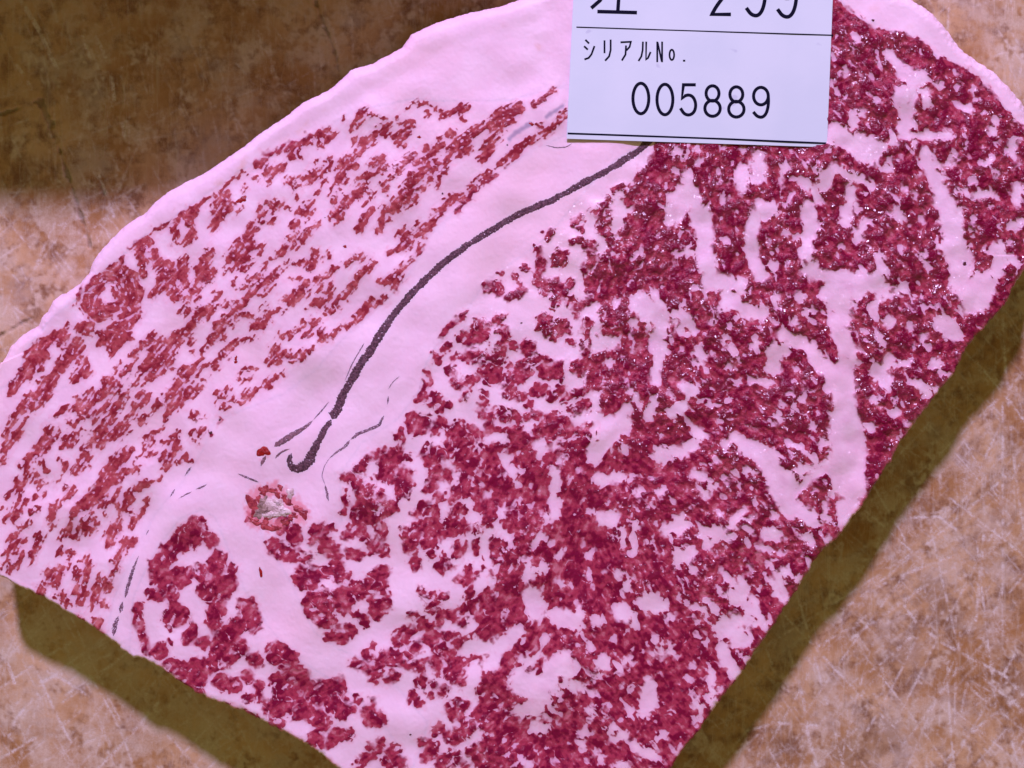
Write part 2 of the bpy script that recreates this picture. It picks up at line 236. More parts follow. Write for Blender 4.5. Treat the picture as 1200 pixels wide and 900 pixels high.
# ------------------------------------------------------------------ the marbling, traced as brush strokes
LEAN = """
T 0 300 6 18 870,15 780,80 690,160 600,240 530,330; 60 880,90 930,160 965,250 960,350 930,450; 70 780,150 860,150; 70 700,210 650,290 690,340; 60 820,230 850,310 800,370 720,400; 40 900,230 900,330 860,420; 46 620,300 600,360 640,420;
50 650,370 740,390; 40 660,455 790,400; 60 560,500 640,510; 40 600,540 660,520; 70 960,380 900,470 820,500 740,560; 60 900,570 830,610 780,670; 50 700,610 780,580 860,540;
70 420,560 330,590 270,650 200,700; 80 300,700 230,760 160,830; 50 140,880 200,840 280,790; 40 430,620 460,570; 30 480,480 430,540;
70 540,600 560,640; 80 530,640 480,700 430,770; 50 400,800 440,760; 60 550,720 600,780 540,840; 40 520,860 620,820; 60 330,870 380,850;
40 1080,560 1000,640 930,700; 30 950,730 900,800 860,830; 16 850,750 810,810; 60 1190,600 1120,700 1040,760; 60 1180,720 1120,800 1050,860; 30 1130,590 1060,680 1000,820 950,890; 60 760,870 820,890;
T 0 450 6 50 100,10 80,60; 40 300,30 220,80 180,120 140,190; 60 360,10 290,20; 30 370,65 300,120 190,165 130,210; 50 290,130 230,160; 20 130,190 80,260 40,340 20,420; 20 200,230 140,300; 30 70,410 40,450 20,520; 30 30,370 60,330; 30 10,550 30,500; 18 100,350 120,320; 18 110,385 145,350;
60 340,330 330,390 290,440 240,490; 18 410,325 330,370; 18 435,350 350,395; 40 210,510 160,565; 30 330,450 270,500;
40 800,20 740,60; 30 730,80 650,110 600,150; 30 700,50 620,60; 24 620,100 560,130; 50 600,160 560,185; 20 540,140 480,180 430,190 385,215; 18 530,110 550,90; 24 650,140 600,190;
24 490,260 480,290 530,280 585,235; 50 720,180; 24 780,165 720,190 640,220; 16 660,260 690,235; 12 800,60 750,150;
50 880,80 840,140 800,210 785,250; 16 950,10 900,50; 50 960,160 940,220 890,250; 40 930,200;
24 740,265 700,310 650,360 620,390 580,455; 30 740,330 660,380; 20 660,410 620,450; 18 700,300; 40 850,290 810,340 740,400 700,450; 40 890,310 840,350;
18 590,320 540,340 430,400; 18 560,350 520,400 500,430; 24 440,435; 30 470,425; 60 600,510 560,580 530,610; 50 560,540 600,560; 24 465,560 450,610; 14 430,640 400,700; 18 420,530;
20 270,560; 28 315,560 325,620; 30 200,580 180,640; 24 240,630 200,700; 24 180,680 130,730; 18 270,670 250,690; 18 320,690 260,725; 22 120,680 70,770 40,820; 18 155,750 130,810; 26 290,775 240,800 200,815; 24 180,850; 30 20,870; 16 110,840 70,880; 18 280,870 230,890; 18 150,885 100,895;
44 510,730 460,790 420,840; 50 390,870; 30 370,860 350,890; 40 850,470 790,550; 40 930,465 860,520 800,600; 50 740,590 710,640; 60 780,650 700,700 660,750; 50 820,660 740,720 650,780 570,830; 40 740,750 680,800 640,850; 50 590,840 530,890; 24 740,770 730,880; 18 680,830 640,890; 30 700,870 750,840;
18 1150,300 1080,350 1000,380; 28 1010,390 1060,380; 16 1000,430 1060,420; 14 1020,460 980,510; 14 1080,400 1040,460; 12 1030,500 1100,490; 18 1190,390 1140,410; 16 1160,490 1150,560; 18 1190,540 1150,610;
28 990,580 930,600 870,640; 40 950,570; 30 870,610 840,660; 18 830,720 810,790 800,870; 50 1020,700 960,750 900,790; 24 1120,660 1030,700; 50 920,800 880,860; 40 830,890 900,880; 16 1040,800 1010,820; 24 1000,880 1040,840;
50 1180,70; 30 1150,120 1080,180; 24 1170,140; 40 1050,210 1000,260; 16 1000,250 970,280; 30 1180,200 1160,240; 24 1010,20 970,90; 30 1040,90 1000,150; 30 1100,150 1130,120;
T 0 600 6 24 30,70 60,20; 40 130,20 100,50; 20 230,70 160,120 110,155 55,205; 20 120,95 190,100; 40 160,200 100,250 50,300; 30 90,290 150,280; 20 60,330 20,380; 20 150,320 110,400; 18 80,370 70,420;
44 280,170 275,210 240,280; 14 235,310 215,370; 26 355,80 340,100; 40 380,10 350,60; 50 485,100 460,150; 30 440,170 420,190; 34 520,170; 36 540,10 515,40; 44 620,30 580,90; 16 560,100 540,190; 44 640,120 610,150; 24 660,50 680,90; 14 530,200;
16 425,260 400,295; 36 475,290; 16 510,300 475,350; 60 340,420 360,480; 50 400,400 380,500; 24 450,385 420,450; 50 280,540; 30 320,500; 24 280,580;
50 630,360; 24 600,320 570,350; 30 540,400 550,500 560,640; 30 610,400 600,500 600,580; 50 530,545; 24 580,450; 50 440,580 470,640; 24 400,600;
24 695,440 690,560 680,620; 30 665,530 640,640 640,690; 30 740,480 720,560; 50 730,650; 60 840,30 820,90 770,150; 50 820,100 790,150; 50 770,210; 30 740,180;
36 960,30 920,100; 20 990,10; 20 730,20; 50 875,210 860,280 830,350; 30 930,200 890,270; 24 830,380 790,440; 18 790,470 770,560; 60 680,770 700,820; 40 560,740;
T 100 200 6 10 1130,10 1020,70 940,140 870,200 780,240 700,290 620,350 560,390; 18 540,395 470,440; 7 470,440 320,550; 14 275,610 200,660 120,720 60,770 10,830;
70 980,170 950,220 930,290; 50 1010,220 1000,260; 60 920,330 900,390; 40 960,340; 20 1120,110 1100,150; 30 1120,120; 16 1090,250 1050,300; 16 1050,230;
60 760,300 710,320; 40 650,350 620,400 640,480; 50 740,380 750,450 700,500; 30 650,490 680,510; 14 620,540; 60 450,500 400,540; 50 370,570 390,620; 60 400,640 420,700; 50 480,580 490,640 540,650 570,680; 60 580,660 560,720 530,780; 40 470,640 520,700; 50 400,720; 40 500,600;
50 510,800 460,870; 70 600,790 620,850; 50 560,800 580,870; 50 710,610 690,680 670,730; 40 720,620; 40 900,560 860,620; 70 840,640 820,700 800,790; 40 890,700 870,770; 30 780,690; 30 720,790 680,820; 30 740,840 790,870;
50 1180,390 1140,470; 60 1080,510 1040,570; 40 1030,590 1000,620; 50 1180,510 1130,590; 30 1130,590 1070,640; 20 1000,680 980,710; 16 1040,690; 14 1160,660 1120,700; 12 1070,740 1040,800 1080,830 1130,820; 14 1190,760 1140,770; 14 1180,830; 12 900,850 950,860 940,890; 20 1190,850 1130,890;
60 200,720 260,710 320,760;
T 200 300 6 60 100,20 90,60; 50 70,90 80,150; 60 20,120 10,200; 60 250,20 230,90; 60 220,130 200,190; 40 280,120 270,180; 30 200,220 180,260; 40 100,200 150,250; 20 20,300 130,290; 24 40,240 10,310;
10 60,400 130,320; 10 110,420 130,370; 10 170,340 210,280; 12 300,240 340,260 310,320; 50 280,360 220,400; 50 200,410 190,440; 24 320,380 260,430; 50 150,480 110,530; 40 60,550 20,570; 20 140,540; 20 10,600; 30 70,600 40,660; 30 20,690; 20 140,600; 30 160,670;
16 350,350 400,330; 14 440,320 460,330; 20 550,275 480,350 430,390; 20 540,330 450,380; 50 450,420 410,440; 40 500,415 560,420; 40 590,450 650,460; 50 580,490 640,490; 20 700,440; 30 380,450 320,490; 40 340,510; 20 430,490; 14 380,520 370,580 300,610; 30 320,540 280,580; 40 280,620 230,660; 16 210,700 160,780;
24 640,365; 14 670,350; 24 790,380 680,410; 14 850,35 780,80 720,130 650,180 580,230 550,250; 30 740,140; 24 690,160 640,190; 16 740,215 700,235 620,225; 12 710,190 650,210; 20 610,275 660,275; 12 660,250;
14 530,70 510,100; 14 570,60; 14 390,90 375,120; 50 410,10; 60 480,20 540,10; 20 440,80 400,90; 30 460,60; 12 660,60 640,110 600,150 540,180 540,160; 12 470,150 440,210 460,240 520,220;
16 700,20 750,5; 60 940,50; 40 910,70; 30 1000,30 980,100; 24 1070,20; 20 1120,10; 24 850,165 890,155 960,180; 40 1090,140 1020,180; 20 1170,80 1120,130; 40 950,220 890,250 870,280; 60 920,240; 30 900,290 850,330; 14 1070,200 1000,260 930,300; 12 770,320 840,295; 12 780,290 850,280;
30 1140,200 1120,250; 14 1070,250 1130,260; 24 1120,280 1080,330 1040,360; 34 1050,320 1000,340; 14 960,370; 50 1180,290 1160,350; 50 1130,390; 30 1080,420; 40 1040,450 1010,470; 50 930,475; 24 1000,490 980,540 940,565;
20 760,555 840,540 910,515; 24 840,570; 14 780,575; 26 500,590 430,620; 20 600,570 530,590; 24 410,650 440,660; 12 410,660 390,710; 14 400,640 350,690 350,720; 34 340,740 310,780;
30 750,635 700,660; 60 720,700 780,690; 40 690,750 760,740; 30 820,690 900,700; 50 920,710; 16 990,650 920,680; 26 860,745; 12 1070,530 1050,600; 12 1050,610 1110,570; 20 1120,560 1190,515;
12 580,790 510,800 480,860; 14 570,860 500,880; 24 640,890 700,870; 40 740,860; 24 790,830; 14 0,805 100,780; 40 100,790 80,830; 20 270,760 200,810; 14 200,810 180,840; 24 140,800 110,850; 12 90,890 130,850; 24 40,880; 30 215,870; 14 280,830; 14 150,880;
T 300 150 6 20 500,10 400,60 300,100 200,140 130,175 60,190; 30 380,90 300,110 260,150; 40 250,200; 30 540,40 500,90; 30 470,50 450,130; 20 320,170 315,210; 40 50,240 10,260; 50 180,270 110,310; 20 90,330 0,360; 16 90,380;
16 430,240 400,250; 14 370,290 400,310; 16 520,210; 14 530,240 520,280 450,310; 14 490,230; 12 600,220 560,280; 30 400,330 360,360; 14 430,300; 24 210,380 240,360 250,390; 14 270,360 330,340; 16 260,410; 18 310,420 380,380 450,350 490,370; 16 480,380 450,420 420,460;
14 290,470 290,520; 14 210,570 250,570; 24 380,520 360,570; 40 340,590; 40 400,600 300,590; 20 370,640; 60 280,690; 40 270,740 240,770; 16 430,675 380,710; 30 370,730 330,800; 50 200,830; 30 270,830; 30 140,880 200,870;
40 120,510 90,540; 30 190,530 140,570; 50 40,570 20,620; 40 20,650; 24 90,670 130,650; 16 130,600; 30 50,830 20,880; 40 880,20 830,70 790,100; 40 750,90 750,140; 40 710,180 680,210; 16 650,200; 16 690,70 690,120; 30 990,40 1060,35; 24 980,90 1000,120; 16 1040,100; 20 930,50;
40 620,270 690,270; 30 650,240; 50 610,320 590,360; 24 560,385; 16 640,370; 12 530,410 525,460; 14 590,435; 12 560,480 535,515; 16 630,465; 12 680,410 760,380; 14 730,350; 20 790,380 740,430; 40 720,450 690,480; 24 780,430 830,450 800,500; 50 650,510 620,540; 14 760,525; 60 590,580 560,600; 30 620,600 570,650; 16 540,690; 14 520,630;
40 880,200 840,270; 16 820,215; 20 800,260; 16 780,320 830,320; 20 850,310 940,275 1000,250; 12 700,350 830,320; 10 990,260 1040,220 1110,190; 20 1080,240 1180,210; 30 1170,230 1110,245; 14 1010,260; 14 1000,310; 50 1190,150; 16 970,340 900,380 880,400; 40 900,430; 20 1000,310;
50 1160,310 1100,370; 70 1060,430 1040,490; 70 1000,520 950,550; 50 990,560; 30 900,590 880,650; 40 900,670 860,710; 24 940,640; 30 820,580 770,620; 40 760,640 720,720; 30 1120,490 1095,540; 24 1190,390 1165,430; 20 1040,700 990,760 1080,790; 50 1160,680 1120,740; 30 1170,770; 24 1100,820 1010,850; 14 1150,820 1135,880; 30 940,880; 50 420,880; 30 500,880;
T 200 450 6 60 50,20 30,80 20,170; 50 140,40 120,90; 30 80,140; 24 200,20 160,60; 40 400,40 370,90; 30 330,70; 24 440,100 400,130 370,150; 24 320,130; 16 410,180; 30 540,60 600,40; 30 520,80 570,90; 24 640,20 700,10; 14 480,130 560,110;
14 150,200 160,240 185,200; 16 240,245; 24 240,320 200,350; 24 150,350; 24 160,390; 12 350,250; 14 285,340; 40 50,390 40,460 20,500; 20 60,340 10,380; 12 190,440; 24 110,510 70,540 30,550; 12 160,540;
T 400 100 6 20 70,310 90,250 130,200 180,190 220,215; 10 220,215 270,215 310,240; 24 160,240 110,300; 40 190,200; 14 20,235; 40 320,280 290,320; 50 230,370 160,400; 30 150,440 110,490; 24 60,490; 40 60,560 10,580; 30 10,640; 14 40,670;
20 380,240 400,210; 14 470,160 500,130 540,125 600,115 640,150; 40 460,275 500,270; 30 410,270; 40 370,350 450,335; 30 390,390; 30 430,410; 24 600,200; 24 650,160; 40 700,180 710,220; 20 760,190 830,150; 20 850,150 850,240; 14 900,150 890,180; 24 740,190;
40 1190,160 1100,200 1050,250; 70 1190,240 1120,290 1070,340; 50 1010,280 940,310 900,340; 60 870,370 800,390; 50 760,330; 30 690,380; 40 720,420 640,450; 30 600,440; 30 670,480 590,510 520,550; 20 520,475 450,500; 10 500,520 430,540; 14 510,540 420,580; 24 405,610; 20 350,570 260,600; 16 270,620 340,590;
50 1060,380 1040,430; 40 1020,480 980,520; 40 1090,370; 40 900,390 820,440; 30 800,450 730,500; 34 680,540; 40 650,590 620,650; 24 600,690 570,740; 40 900,440 850,480; 30 830,510; 24 620,550 570,610; 60 510,640 490,690; 30 480,625; 70 440,740 440,810; 60 370,820 330,870; 30 390,880;
26 760,540 720,610; 16 700,630 675,710; 30 530,780 490,840; 16 360,640 290,690; 40 310,730; 30 1190,500; 14 1190,530 1110,580; 40 1030,620 960,670; 60 920,720; 10 1080,620 980,720; 40 900,780 830,800; 30 780,810 740,850; 12 900,800 800,890; 30 660,880 720,860;
T 400 0 3 16 745,320 680,365; 40 620,380 570,430; 30 540,460 500,550; 20 790,400 740,450 660,500; 24 650,510 600,550 560,580; 14 700,447; 14 270,820 290,790; 16 250,820 210,830; 20 400,690 350,740 290,820; 16 460,650; 10 170,890 240,850;
T 400 300 3 12 250,10 200,60; 20 110,20 50,90 10,150; 20 130,90 210,75; 12 215,70 190,110; 14 20,30 70,0; 10 160,145 100,190 10,250; 16 110,155 50,215;
T 0 600 3 80 690,60 650,100; 50 620,120 590,150; 40 740,100; 60 560,220 590,250 650,220; 50 560,180; 50 700,210; 34 530,290 600,300 620,340; 50 640,360 600,380; 34 680,410 660,450; 20 490,320 485,380 500,440 510,490; 46 770,160 750,220 720,280; 60 800,250 760,300; 50 760,350 750,390; 30 820,200; 60 870,330 890,390; 60 830,400 800,430 770,480; 50 840,480 780,520 730,540; 34 710,460; 50 560,490; 44 600,540 660,560; 50 780,600; 50 690,540 700,590; 14 600,455; 44 820,610; 34 870,650; 26 640,600 700,625;
70 970,490 1010,520; 44 900,520; 60 1050,580 980,600; 70 1000,650 1100,640 1180,620; 34 870,580; 50 950,690 1080,700 1130,740; 44 970,740; 50 1110,800; 44 1180,800; 44 1180,690; 20 910,610 910,660; 34 850,715 890,730; 34 800,690;
36 880,20; 60 1000,50; 50 960,120 1010,150; 34 1120,60; 44 1130,90 1170,140; 54 1060,220 1110,260; 60 1150,300 1100,330 1150,370; 54 1170,230; 44 1190,430;
T 340 480 5 110 750,100; 70 720,60 800,70; 50 850,130; 50 880,80; 46 1000,80 980,120; 100 960,180 1060,200; 120 980,260 1060,270; 80 1000,330 1060,340; 40 930,150; 50 810,220 800,280; 50 880,260 820,310; 40 840,240; 70 850,390 880,370; 50 830,440; 30 800,470; 40 930,390; 50 1160,270 1170,330; 60 1160,400 1180,460; 50 1040,380 1030,440; 70 980,480 1060,460; 50 950,520; 50 1110,410; 40 960,600 940,640; 36 1020,590 990,570; 50 1100,520; 50 1110,570; 100 1180,600; 44 1100,690; 22 1190,710 1130,750 1080,800; 46 1190,820; 36 1090,830; 70 790,570; 44 740,610; 44 870,520; 50 850,600; 100 770,700 850,690; 80 690,740 730,760; 50 700,820; 80 900,700 1000,690; 50 850,780 800,790; 50 1000,780 980,840; 44 820,840; 50 730,890; 60 900,880; 30 870,750;
24 650,130; 24 640,150 650,210; 30 550,240 480,270 440,300 410,350; 80 560,290 620,270; 22 660,290 700,280; 50 600,340 610,380; 80 570,380 650,390; 90 660,440 660,480; 22 710,370; 36 530,390; 50 350,390 400,440; 26 320,400; 22 330,480 320,540; 60 420,500 460,490; 36 470,440; 34 530,490; 90 410,580 470,560; 80 540,580 580,570; 80 400,650 480,640; 60 410,710 370,690; 44 430,740; 44 330,740; 46 540,690 540,740; 26 310,600; 50 350,850 400,860; 44 480,830 490,780; 60 550,830;
34 150,690 140,740; 50 200,690; 34 240,700; 60 230,800 260,860; 26 120,780; 34 180,820; 50 100,870 60,850; 80 20,750; 44 40,700; 70 20,860;
T 480 330 5 14 330,180 290,220; 10 260,240 200,300; 22 205,310; 50 480,30 520,50; 34 590,90 660,60; 34 640,20; 60 790,50; 36 770,10; 70 890,60; 26 840,150 860,100; 40 940,110; 20 970,150 1100,100; 110 1120,60 1180,40; 90 1160,190; 50 1140,280 1180,290;
36 400,240 460,240; 44 520,230; 26 550,210; 22 530,290 570,290 550,350; 70 380,300 430,310; 50 300,320 350,350; 36 440,340; 30 230,370 200,400; 46 160,455; 10 140,420; 50 250,520; 18 250,450; 46 350,440 400,430; 22 290,430; 60 470,420 530,400; 44 600,380; 60 690,370 700,420; 50 740,440; 80 450,520 500,510; 60 530,560 480,570; 44 560,480; 26 400,570 340,590 290,600; 30 260,590; 14 370,610 330,650; 36 320,680; 90 620,560 660,510; 70 590,640; 50 700,460; 50 640,670; 90 800,520 850,520; 36 790,460; 50 720,640 780,630; 36 700,720; 46 740,780; 30 690,790; 36 820,670 840,690; 70 820,820 880,800; 100 780,870 900,870; 50 960,750 1040,720; 60 980,870 1080,860; 50 960,500 1030,480 1100,450 1190,410; 44 1000,540; 26 900,560; 34 880,620 900,690; 36 950,660 1000,650 1040,620; 100 1080,570 1170,590; 50 1110,510; 90 1180,700; 44 1180,540;
80 790,230; 50 760,260; 80 830,290 900,260; 34 850,320; 46 940,350; 44 1040,240; 36 1030,290 1040,350 1040,430; 18 970,200; 12 90,530 110,590 90,650 50,690; 60 160,680 170,730; 50 120,700; 26 230,730; 26 40,700; 100 60,830; 36 180,820; 50 300,840; 50 240,880; 100 340,890; 36 430,660; 46 440,720; 28 420,770; 36 480,780 470,830 480,880; 26 500,750 600,760 640,810; 50 560,800; 50 630,870;
T 560 160 5 100 970,240 970,330; 54 880,370; 50 890,320; 12 790,310 850,290; 36 1060,120 1100,200 1120,280 1140,340; 50 1120,250; 36 1130,400 1120,440; 50 1130,60 1190,50; 100 1180,100; 50 1160,160; 44 1170,300; 70 740,430 750,480; 60 740,560; 44 710,520; 28 770,370; 36 680,440; 18 600,480 560,510; 20 440,560 400,580; 44 600,610 660,640; 26 550,620; 26 610,550; 50 660,700 640,770; 36 640,820; 54 890,490; 54 970,500; 36 840,560; 46 780,600; 60 800,650; 50 900,650 960,650; 50 960,710; 70 750,720 820,770; 50 900,790; 100 1060,740 1130,680; 70 1180,570; 50 1050,620; 50 1180,640; 26 1030,460 1060,520; 36 1090,560; 100 720,830 800,860; 70 660,880 900,880; 46 730,760; 80 1000,800; 100 1140,800 1190,760; 100 1020,880; 70 1150,880;
22 340,650 360,690; 34 380,730 350,800; 40 280,760; 34 220,810; 44 350,850 370,860; 24 240,870; 70 460,730 490,700; 50 440,860; 34 540,860; 16 130,800; 40 110,870 50,880;
T 340 660 5 80 60,90 120,70 200,60; 50 90,130 150,120; 50 280,20; 50 330,70; 70 540,60; 60 470,90 540,120; 50 430,150 380,130; 90 150,200 270,190 400,180; 110 500,190 540,220; 110 190,270; 80 200,330; 50 300,250 330,270; 80 500,290; 26 390,300 440,340 450,360; 80 340,400; 40 250,440 300,450; 30 220,430; 26 480,490; 34 440,530 480,560; 34 370,580 440,610 490,630; 90 640,440; 60 690,400; 50 720,310; 50 770,170; 34 840,190; 50 820,260 860,230; 44 900,190; 50 770,340 750,370; 24 890,290 860,360; 50 820,390 800,440; 50 740,490 700,540; 80 560,550 620,560; 50 520,620 490,680; 24 550,690 640,660; 24 600,640; 24 660,590 720,610 800,560; 30 770,630; 44 850,570 850,600; 24 850,500 900,500 920,420 850,420 830,490; 50 960,430 980,480; 60 930,540; 50 880,540; 26 940,600;
50 1000,100; 36 1050,30 1040,100; 44 1100,70; 44 1060,170 1040,220; 80 980,310 1040,280; 50 940,300; 44 1060,220; 100 1140,210; 130 1150,300; 100 1150,400; 50 1150,450; 50 1010,350; 16 1060,420 1000,450; 44 980,590 1050,580 1100,570; 90 970,660; 50 930,640; 44 1000,700; 54 900,750; 28 860,650; 60 770,700; 24 840,715; 34 720,770; 34 820,770; 44 760,820; 26 700,800; 80 960,850 1000,840; 50 930,850; 70 1180,660; 80 1140,750; 110 1150,850;
90 0,750; 70 70,650 80,720; 90 150,760; 44 240,740; 70 20,860 100,860; 50 270,840; 44 400,800; 40 350,860; 60 470,870; 12 490,800 460,860; 50 0,590; 44 20,530; 50 740,20; 50 880,30; 26 940,20;
T 380 760 5 60 1010,140; 60 1050,210; 36 950,170; 50 950,250; 110 970,310; 70 1090,310; 100 1000,380; 90 920,390; 44 680,470 650,490; 90 850,460; 70 780,500; 70 740,520; 90 630,590; 50 580,550; 60 600,630; 90 700,660 750,640; 90 960,450 1060,440 1170,430; 90 1100,500 1170,510; 60 1000,520; 70 930,580; 50 860,600; 80 920,650 980,640; 70 1090,600 1110,640; 50 1160,670; 50 1170,580; 50 820,690; 26 1040,600; 80 760,360 790,380; 90 60,330 120,360; 40 200,300; 80 270,400 320,410; 50 240,380; 12 280,300 260,350; 34 20,430; 44 60,500 150,500; 26 30,560; 26 330,540 320,590; 24 260,570; 44 230,650 280,630; 50 390,600 420,580; 80 380,660 440,680; 50 210,690; 50 20,240 80,240;
"""
